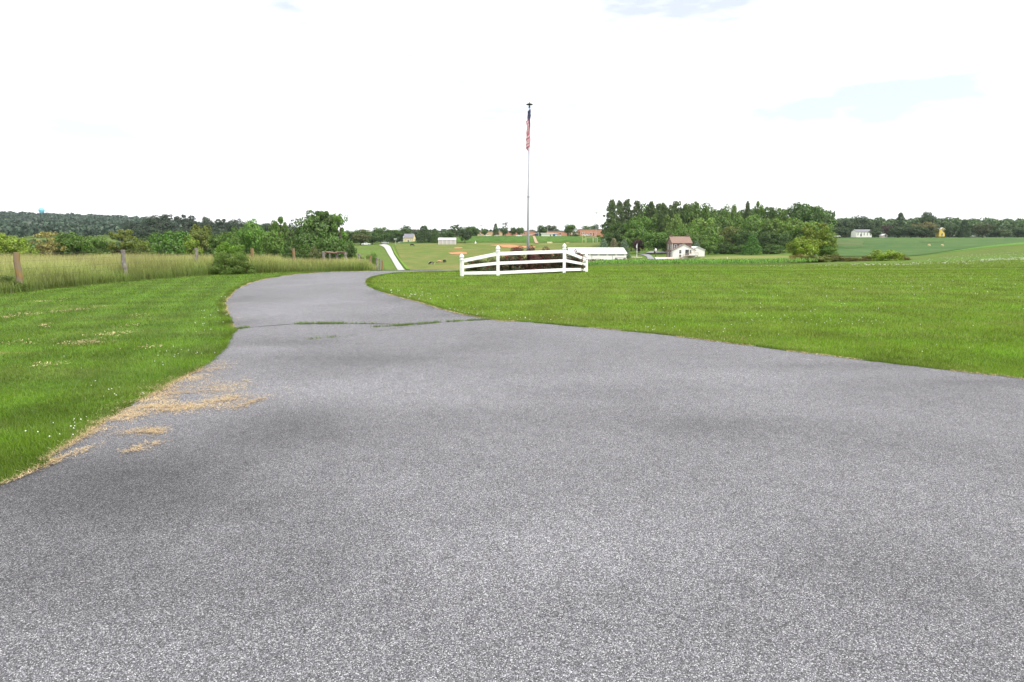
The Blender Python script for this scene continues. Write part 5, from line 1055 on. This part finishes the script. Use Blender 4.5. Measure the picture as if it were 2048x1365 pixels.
# centre-left, beyond the far road
for a in ((703, 458, 44, 425, 'round', gd, 'green tree right of the tallest spreading tree'), (728, 456, 46, 440, 'round', (.06, .09, .025), 'brownish green tree above the white pickup'), (722, 466, 40, 418, 'wide', (.07, .09, .03), 'low olive tree just behind the white pickup'), (745, 462, 36, 430, 'round', gd, 'tree right of the white pickup'),
          (762, 451, 40, 450, 'round', gd, 'dark full tree behind the end of the far road'), (787, 457, 34, 465, 'round', gd, 'green tree left of the tall dark tree at the cream building'), (812, 449.5, 28, 480, 'oval', gp_, 'tall dark tree rising behind the cream yellow building'), (833, 457, 24, 640, 'round', (.06, .08, .06), 'hazy tree between the cream building and the conifer'),
          (849, 450.5, 34, 440, 'cone', gp_, 'dark broad conifer, larger of the pair right of the cream building'), (870, 456.5, 20, 435, 'cone', gd, 'smaller pointed conifer beside the livestock shed'), (898, 462, 32, 440, 'round', gd, 'low round tree behind the livestock shed'), (912, 449.5, 26, 470, 'open', gd, 'ragged tree behind the livestock shed'), (930, 455, 30, 424, 'round', (.025, .05, .018), 'very dark round tree with trunk on the pasture edge'),
          (938, 451, 30, 480, 'round', gd, 'green tree behind the very dark round one'), (950, 453, 22, 485, 'round', gd, 'green tree left of the tan school block'), (969, 459, 14, 490, 'round', gd, 'small tree before the tan school block'), (991.5, 446.5, 14, 485, 'cone', gp_, 'narrow conical tree before the school'), (1011, 443, 18, 485, 'sparse', (.06, .08, .05), 'airy tall tree with bare branch tips near the flagpole'),
          (1010, 455, 14, 484, 'oval', gd, 'ivy-green column at the foot of the airy tree'), (1026, 454, 18, 486, 'oval', gd, 'green tree right of the airy tall tree'), (1039, 454, 22, 486, 'oval', gd, 'green tree left of the flagpole'), (1062, 458, 16, 545, 'round', gd, 'low tree just right of the flagpole'), (1084, 449, 24, 520, 'round', gd, 'dark tree behind the white booth'), (1103, 449.5, 34, 560, 'wide', (.05, .075, .04), 'hazy wide tree right of the slim mast'),
          (1141, 446.5, 30, 478, 'round', g1, 'bright round tree before the tan school wing'), (1174, 449.5, 24, 560, 'round', g1, 'tree top over the red brick school roof'), (1189, 447, 20, 570, 'round', gd, 'darker tree top over the right end of the school'), (1198, 468, 9, 484, 'shrub', gy, 'round yellow-green bush before the school wall'), (1150, 468, 20, 482, 'shrub', gb, 'dark hedge under the bright round tree'), (1118, 460, 22, 545, 'round', gd, 'dark tree over the long school wing')):
    tree(*a, group=grpS)
# copse behind the farm
pines = ((1222, 400, 32, 'leftmost tall pine of the copse'), (1237, 402, 26, 'tall pine second from the left'), (1252, 399, 28, 'tallest pine in the left group'), (1272, 402, 26, 'single pine right of the left pine group'), (1299, 404, 28, 'pine above the large bright tree'), (1311, 407, 24, 'feathery tree left of the brick chimney'), (1324, 406.5, 22, 'pine directly above the farmhouse roof left end'), (1340, 408, 24, 'feathery tree above the farmhouse roof'), (1356, 404, 26, 'feathery tree left of the highest broad crown'), (1490, 403.5, 18, 'small layered pine top in the middle of the copse'))
for k, (px, pt, w_, lab) in enumerate(pines): tree(px, pt, w_*(1.15 if k not in (5, 7, 8) else 1.4), 330+(k % 3)*9, 'pine' if k not in (5, 7, 8) else 'open', (.05, .085, .025), lab, group=grpC, name='pine_tree' if k not in (5, 7, 8) else 'broadleaf_tree')
gc = (.065, .13, .02); gc2 = (.09, .16, .03); gc3 = (.04, .085, .018)
for a in ((1240, 440, 52, 322, 'round', gd, 'dark lower tree under the left pines'), (1215, 462, 34, 318, 'oval', gd, 'dark low tree at the foot of the leftmost pine'), (1276, 428, 62, 300, 'round', (.07, .15, .022), 'large bright broad tree left of the farmhouse'), (1262, 455, 40, 296, 'oval', gc, 'green tree at the left foot of the large bright tree'), (1309, 460, 62, 272, 'round', (.05, .11, .018), 'dome-shaped dark tree with trunk beside the farm lane'),
          (1278, 476, 30, 280, 'round', pur, 'purple-leaved tree beside the dome-shaped tree'), (1312, 426, 50, 335, 'wide', gc, 'broad tree behind the dome-shaped one'), (1341, 420, 50, 330, 'round', gc2, 'yellowish green tree above the farmhouse roof'), (1372, 402, 46, 345, 'oval', gc, 'tall broad tree right of the pines'), (1396, 399, 56, 350, 'wide', gc, 'highest broad crown of the copse'), (1416, 408, 40, 345, 'round', gc, 'broad crown right of the highest one'),
          (1372, 442, 56, 300, 'round', gc, 'tree right behind the farmhouse'), (1404, 428, 60, 318, 'round', gc2, 'middle tree above the garage'), (1420, 452, 50, 290, 'oval', gc, 'front tree right of the garage'), (1448, 406, 34, 350, 'round', gc, 'crown left of the small round top'), (1466, 405.5, 30, 352, 'oval', gc2, 'small round top on the skyline of the copse'), (1440, 428, 58, 325, 'wide', gc, 'broad tree below the small round top'),
          (1458, 448, 52, 296, 'round', (.09, .12, .03), 'olive brown tree in the middle front of the copse'), (1478, 420, 50, 330, 'round', gc, 'green tree left of the layered pine'), (1513, 402.5, 26, 348, 'open', gc, 'tall thin crown right of the layered pine'), (1500, 426, 62, 320, 'wide', gc, 'wide tree in the centre of the copse'), (1492, 456, 54, 288, 'round', gc3, 'dark tree in the centre front of the copse'), (1538, 416, 16, 345, 'open', gd, 'small isolated crown on the skyline'),
          (1540, 428, 58, 318, 'round', gc2, 'pale green tree below the isolated crown'), (1562, 408, 40, 340, 'round', gc, 'tree left of the flat-layered crown'), (1600, 400.5, 62, 335, 'wide', (.045, .1, .02), 'flat-layered dark crown on the right of the copse'), (1578, 432, 48, 305, 'oval', gc2, 'light green tree with pale bark in the copse'), (1630, 415, 28, 333, 'open', gd, 'ragged crown at the right shoulder of the copse'), (1612, 436, 60, 300, 'round', gc2, 'yellowish broad tree at the right end of the copse'),
          (1640, 440, 46, 298, 'round', gc, 'last broad tree at the right end of the copse'), (1503, 470, 40, 262, 'cone', (.05, .14, .02), 'small bright pyramid tree in front of the copse'), (1530, 458, 50, 285, 'round', gc3, 'dark tree right of the bright pyramid tree'), (1560, 462, 48, 282, 'round', gc3, 'dark front tree near the sapling clump'), (1446, 478, 44, 276, 'shrub', gc3, 'low dark tree at the wood edge right of the garage'),
          (1416, 478, 40, 272, 'round', gc, 'front tree just right of the garage roof'), (1474, 482, 40, 274, 'shrub', gc3, 'low dark bush at the wood edge left of the pyramid tree'), (1545, 484, 50, 270, 'shrub', gc3, 'low dark bush at the wood edge right of the pyramid tree'), (1395, 465, 36, 285, 'round', gc, 'tree above the garage roof'), (1360, 458, 50, 285, 'round', gc, 'tree just above the farmhouse ridge'), (1335, 455, 46, 292, 'round', gc, 'tree left above the farmhouse ridge'), (1340, 480, 50, 278, 'round', gc3, 'dark tree hidden behind the farmhouse wall'), (1388, 478, 40, 280, 'round', gc3, 'dark tree between farmhouse and garage')):
    tree(*a, group=grpC)
for px, pt, w_, Y, c_, lab in ((1207, 477, 30, 256, sp_, 'blue spruce left of three behind the barn'), (1227, 475.5, 30, 256, (.12, .12, .085), 'faded brownish spruce, middle of three behind the barn'), (1248, 478, 27, 254, sp_, 'darker blue spruce right of three behind the barn'), (1392, 481.5, 26, 262, sp_, 'blue spruce behind the farm garage')): tree(px, pt, w_, Y, 'spruce', c_, lab, group='blue spruces round the farm')
# saplings and brush at the edge of the right lawn
for a in ((1596, 471, 46, 92, 'oval', gbr, 'light green sapling, left of the clump on the right lawn edge'), (1628, 447, 58, 94, 'open', (.13, .19, .03), 'tallest light green sapling of the clump'), (1650, 458, 46, 96, 'round', (.1, .16, .03), 'rounded sapling at the right of the clump'), (1613, 474, 52, 90, 'round', gbr, 'full yellow-green sapling in front of the tallest'), (1655, 490, 40, 92, 'round', g1, 'low green sapling at the right foot of the clump')): tree(*a, group='sapling clump on the right lawn edge')
LIB['shrub'].append(LIB['shrub'][0])
sh = 'brush along the right lawn edge'
for a in ((1598, 503, 44, 84, 'shrub', ro, 'tawny brush at the left foot of the sapling clump'), (1635, 505, 60, 82, 'shrub', (.09, .11, .035), 'olive brush under the sapling clump'), (1668, 506, 44, 84, 'shrub', (.09, .1, .035), 'dark olive brush right of the sapling clump'), (1700, 512, 44, 85, 'shrub', ro, 'low tawny brush between clump and green mound'), (1736, 509, 36, 85, 'shrub', (.13, .12, .05), 'tawny brush left of the green mound'),
          (1768, 493.5, 66, 84, 'shrub', gbr, 'rounded bright green mound bush on the right lawn edge'), (1795, 503, 32, 85, 'shrub', (.1, .08, .05), 'brown twiggy bush at the right of the green mound'), (1806, 512, 30, 84, 'shrub', ro, 'last low tawny brush right of the mound')): tree(*a, cat='shrub', group=sh)
# far right
for a in ((1659, 421, 16, 470, 'open', gd, 'small ragged tree top left of the far houses'), (1670, 436, 30, 520, 'round', gb, 'dark tree above the far white car'), (1690, 435, 40, 540, 'round', gb, 'dark tree left of the white house'), (1712, 429, 46, 545, 'round', gb, 'dark domed tree above the white house'), (1738, 436, 40, 545, 'round', gb, 'dark tree right above the white house'), (1680, 452, 36, 515, 'wide', gb, 'low dark tree beside the white house'),
          (1750, 456, 26, 488, 'oval', (.03, .055, .02), 'very dark tree in front of the white house corner'), (1773, 449, 28, 520, 'round', pur, 'dark purple-brown tree above the small shed'), (1797, 426, 24, 505, 'pine', gb, 'layered dark cedar standing above the hedge'), (1795, 452, 36, 496, 'wide', gb, 'dark hedge tree under the layered cedar'), (1822, 450, 46, 492, 'wide', (.04, .07, .03), 'wide dark hedge tree right of the cedar'), (1846, 443, 54, 500, 'wide', (.12, .12, .05), 'tawny-topped broad tree left of the yellow house'),
          (1843, 455, 50, 494, 'wide', (.035, .065, .025), 'dark lower half tree before the tawny-topped one'), (1853, 421, 34, 525, 'oval', gb, 'tall ragged tree above the tawny-topped one'), (1862, 435, 28, 522, 'oval', gb, 'dark tree right of the tall ragged one'), (1899, 446, 28, 500, 'round', gb, 'dark tree hiding the yellow house corner'), (1926, 439.5, 26, 495, 'cone', (.025, .05, .02), 'broad dark conifer right of the yellow house'), (1965, 446, 42, 500, 'round', (.05, .065, .03), 'brownish dark round tree right of the conifer'),
          (1992, 458, 22, 500, 'oval', gb, 'small dark tree left of the pale willow'), (2009, 457, 32, 495, 'round', (.08, .12, .06), 'pale rounded willow near the right edge'), (2035, 452, 40, 500, 'round', gb, 'dark tree at the right edge of the view'), (2075, 448, 50, 500, 'round', gb, 'dark tree just outside the right edge')): tree(*a, group=grpR)

# shrub on the wire fence and small bushes at posts
cm_big, lob_ = crown_mesh('shrub', 77, 330, .013); LIB['fshrub'] = [(cm_big, trunk_mesh('shrub', lob_, 5))]
tree(462, 474, 88, 31.5, 'fshrub', (.075, .15, .02), 'large leafy shrub swallowing the wire fence', cat='shrub', name='shrub')
tree(450, 496, 74, 29.6, 'fshrub', (.06, .11, .022), 'dark dense lower bush on the left of the fence shrub', cat='shrub', name='shrub')
tree(481, 496, 58, 29.8, 'fshrub', (.065, .12, .022), 'dark dense lower bush on the right of the fence shrub', cat='shrub', name='shrub')
tree(405, 528, 24, 29.2, 'fshrub', (.06, .13, .015), 'small bush at the foot of the third fence post', cat='shrub', name='shrub')
tree(237, 538, 22, 24.6, 'fshrub', (.06, .12, .015), 'small weedy bush at the foot of the second fence post', cat='shrub', name='shrub')
tree(588, 521, 34, 34, 'fshrub', (.05, .1, .015), 'small green bush before the sixth fence post', cat='shrub', name='shrub')
tree(20, 545, 70, 19.4, 'fshrub', (.055, .1, .02), 'tuft of tall weeds at the foot of the first lichen post', cat='shrub', name='shrub')
tree(742, 497, 48, 53, 'fshrub', (.06, .125, .018), 'upright dark green bush behind the last fence posts', cat='shrub', name='shrub')

# roses
M['rose'] = mat('rose_red', (.5, .03, .07), .7, .3, 30)
rose_me = {}
for v_ in range(3):
    cm, lob = crown_mesh('shrub', 300+v_, 190, .022); n = 210; d = rv(n); c = np.array([l[0] for l in lob]); P = c[rng.integers(0, len(c), n)]+d*.1; P = P[(P[:, 2] > .25)]
    o_ = np.array([[1, 0, 0], [0, 1, 0], [-1, 0, 0], [0, -1, 0], [0, 0, 1.0], [0, 0, -.8]])[None]; n = len(P); r = .02*rng.uniform(.6, 1.3, n)[:, None, None]
    V = (P[:, None]+o_*r).reshape(-1, 3); f = np.array([[0,1,4],[1,2,4],[2,3,4],[3,0,4],[1,0,5],[2,1,5],[3,2,5],[0,3,5]]); f = (np.arange(n)[:, None, None]*6+f[None]).reshape(-1, 3); fm = npmesh('rose_flowers', V, f); fm.materials.append(M['rose'])
    rose_me[v_] = (cm, fm, trunk_mesh('shrub', lob, 9+v_))
rb_ = ((957, 519, 62, 29.6, 'low rose bush behind the left sloping rails', (.045, .06, .02)), (990, 510, 56, 30.0, 'rose bush behind the second fence post', (.05, .055, .02)), (1018, 503, 54, 30.3, 'dark rose bush left of the flagpole', (.04, .055, .02)), (1036, 492.5, 48, 30.7, 'tall red-tipped rose bush just left of the flagpole', (.07, .04, .022)), (1064, 490, 42, 30.9, 'tall red-leaved rose bush at the flagpole foot', (.08, .035, .024)),
       (1090, 491, 46, 31.2, 'tall rose bush right of the flagpole', (.06, .045, .022)), (1115, 499.5, 46, 31.4, 'rose bush left of the tallest fence post', (.05, .05, .02)), (1140, 506, 40, 31.8, 'dark rose bush behind the right sloping rails', (.035, .055, .018)), (1156, 496, 30, 32.0, 'tall flowering rose bush over the last fence post', (.07, .05, .022)))
for k, (px, pt, w_, Y, lab, col) in enumerate(rb_):
    x, y, z = G(px, Y); h = (zp(pt, Y)-z)*1.1; wd = W(w_, Y)*1.1; t_ = thing('rose_bush', lab, 'rose bush', (x, y, z), k*1.3, 'rose bushes in the fenced bed'); me3 = rose_me[k % 3]
    for me, nn_ in zip(me3, ('foliage', 'flowers', 'stem')):
        o = link(nn_, me, None, t_)
        if nn_ == 'flowers': o['kind'] = 'stuff'
        o.scale = (wd, wd*.8, h); o.color = (*(c*1.5 for c in col), 1)

# ------------------------------------------------------------------ far woods that read as one mass
def wood(name, pts, col, hgt, rad, per, lsize, label=None):
    Vs, Fs = [], []; off = 0
    P_, N_ = [], []
    for (x, y, z) in pts:
        r = rad*rng.uniform(.75, 1.3); h = hgt*rng.uniform(.75, 1.2); d = rv(per); d[:, 2] = np.abs(d[:, 2])*1.0-.25; k = rng.uniform(.75, 1.05, per)[:, None]
        P_.append(np.array([x, y, z+h-r*.9])+d*np.array([r, r, r*.95])*k); N_.append(d)
    V, f = leaves(np.concatenate(P_), np.concatenate(N_), lsize); me = npmesh(name, V, f); me.materials.append(M['leaf']); o = link(name, me); o.color = (*(c*1.45 for c in col), 1); tag(o, kind='stuff'); return o
pts = []
while len(pts) < 2300:
    px = rng.uniform(-500, 560); Y = rng.uniform(640, 1640)
    if 1180 < Y < 1290 and -60 < px < 66: continue
    if px > 360 and Y > 900 and rng.uniform() < .3: continue
    pts.append(G(px, Y))
wood('hill_wood', pts, (.035, .06, .035), 15, 10, 70, 2.2)
pts = [G(rng.uniform(250, 1000), rng.uniform(640, 760)) for _ in range(330)]
wood('distant_wood', pts, (.04, .07, .03), 8, 7, 80, 1.6)
pts = [G(rng.uniform(1640, 2320), rng.uniform(585, 690)) for _ in range(420)]
wood('field_edge_wood', [(x, y, z) for x, y, z in pts], (.055, .1, .03), 17, 7, 130, 1.15)
pts = [G(rng.uniform(1640, 2400), rng.uniform(570, 600)) for _ in range(420)]
wood('field_edge_brush', pts, (.035, .06, .025), 5.5, 4.5, 60, 1.1)
pts = [G(rng.uniform(880, 1240), rng.uniform(540, 590)) for _ in range(110)]
wood('school_backdrop_wood', pts, (.04, .07, .03), 4.5, 4, 60, 1.0)
pts = [G(rng.uniform(690, 880), rng.uniform(480, 560)) for _ in range(110)]
wood('road_end_wood', pts, (.04, .07, .025), 6, 4.5, 80, 1.0)
pts = [G(rng.uniform(1220, 1640), rng.uniform(345, 400)) for _ in range(160)]
wood('copse_undergrowth', pts, (.035, .075, .02), 14, 6, 90, 1.0)
pts = [G(rng.uniform(-200, 720), rng.uniform(135, 190)) for _ in range(150)]
wood('hollow_undergrowth', [p for p in pts if not 200 < (p[0]/p[1])*F+1024 < 245], (.05, .09, .02), 4.5, 2.6, 110, .4)

pts = [G(rng.uniform(1285, 1650), rng.uniform(352, 385)) for _ in range(110)]
wood('copse_interior', pts, (.055, .105, .022), 20.5, 6, 150, .85)
pts = [G(rng.uniform(1225, 1285), rng.uniform(345, 370)) for _ in range(22)]
wood('copse_interior', pts, (.045, .08, .022), 16, 5.5, 120, .8)
# ------------------------------------------------------------------ summer haze
hz = bpy.data.materials.new('haze'); hz.use_nodes = True; t = hz.node_tree; t.nodes.clear(); o = N(t, 'ShaderNodeOutputMaterial'); pv = N(t, 'ShaderNodeVolumePrincipled'); pv.inputs['Color'].default_value = (.75, .87, 1, 1); pv.inputs['Density'].default_value = .00006; pv.inputs['Anisotropy'].default_value = .2
t.links.new(pv.outputs[0], o.inputs['Volume'])
b_ = B(); b_.box(-7000, 7000, -60, 4300, -16, 130); o = b_.build('haze', hz); tag(o, kind='stuff')
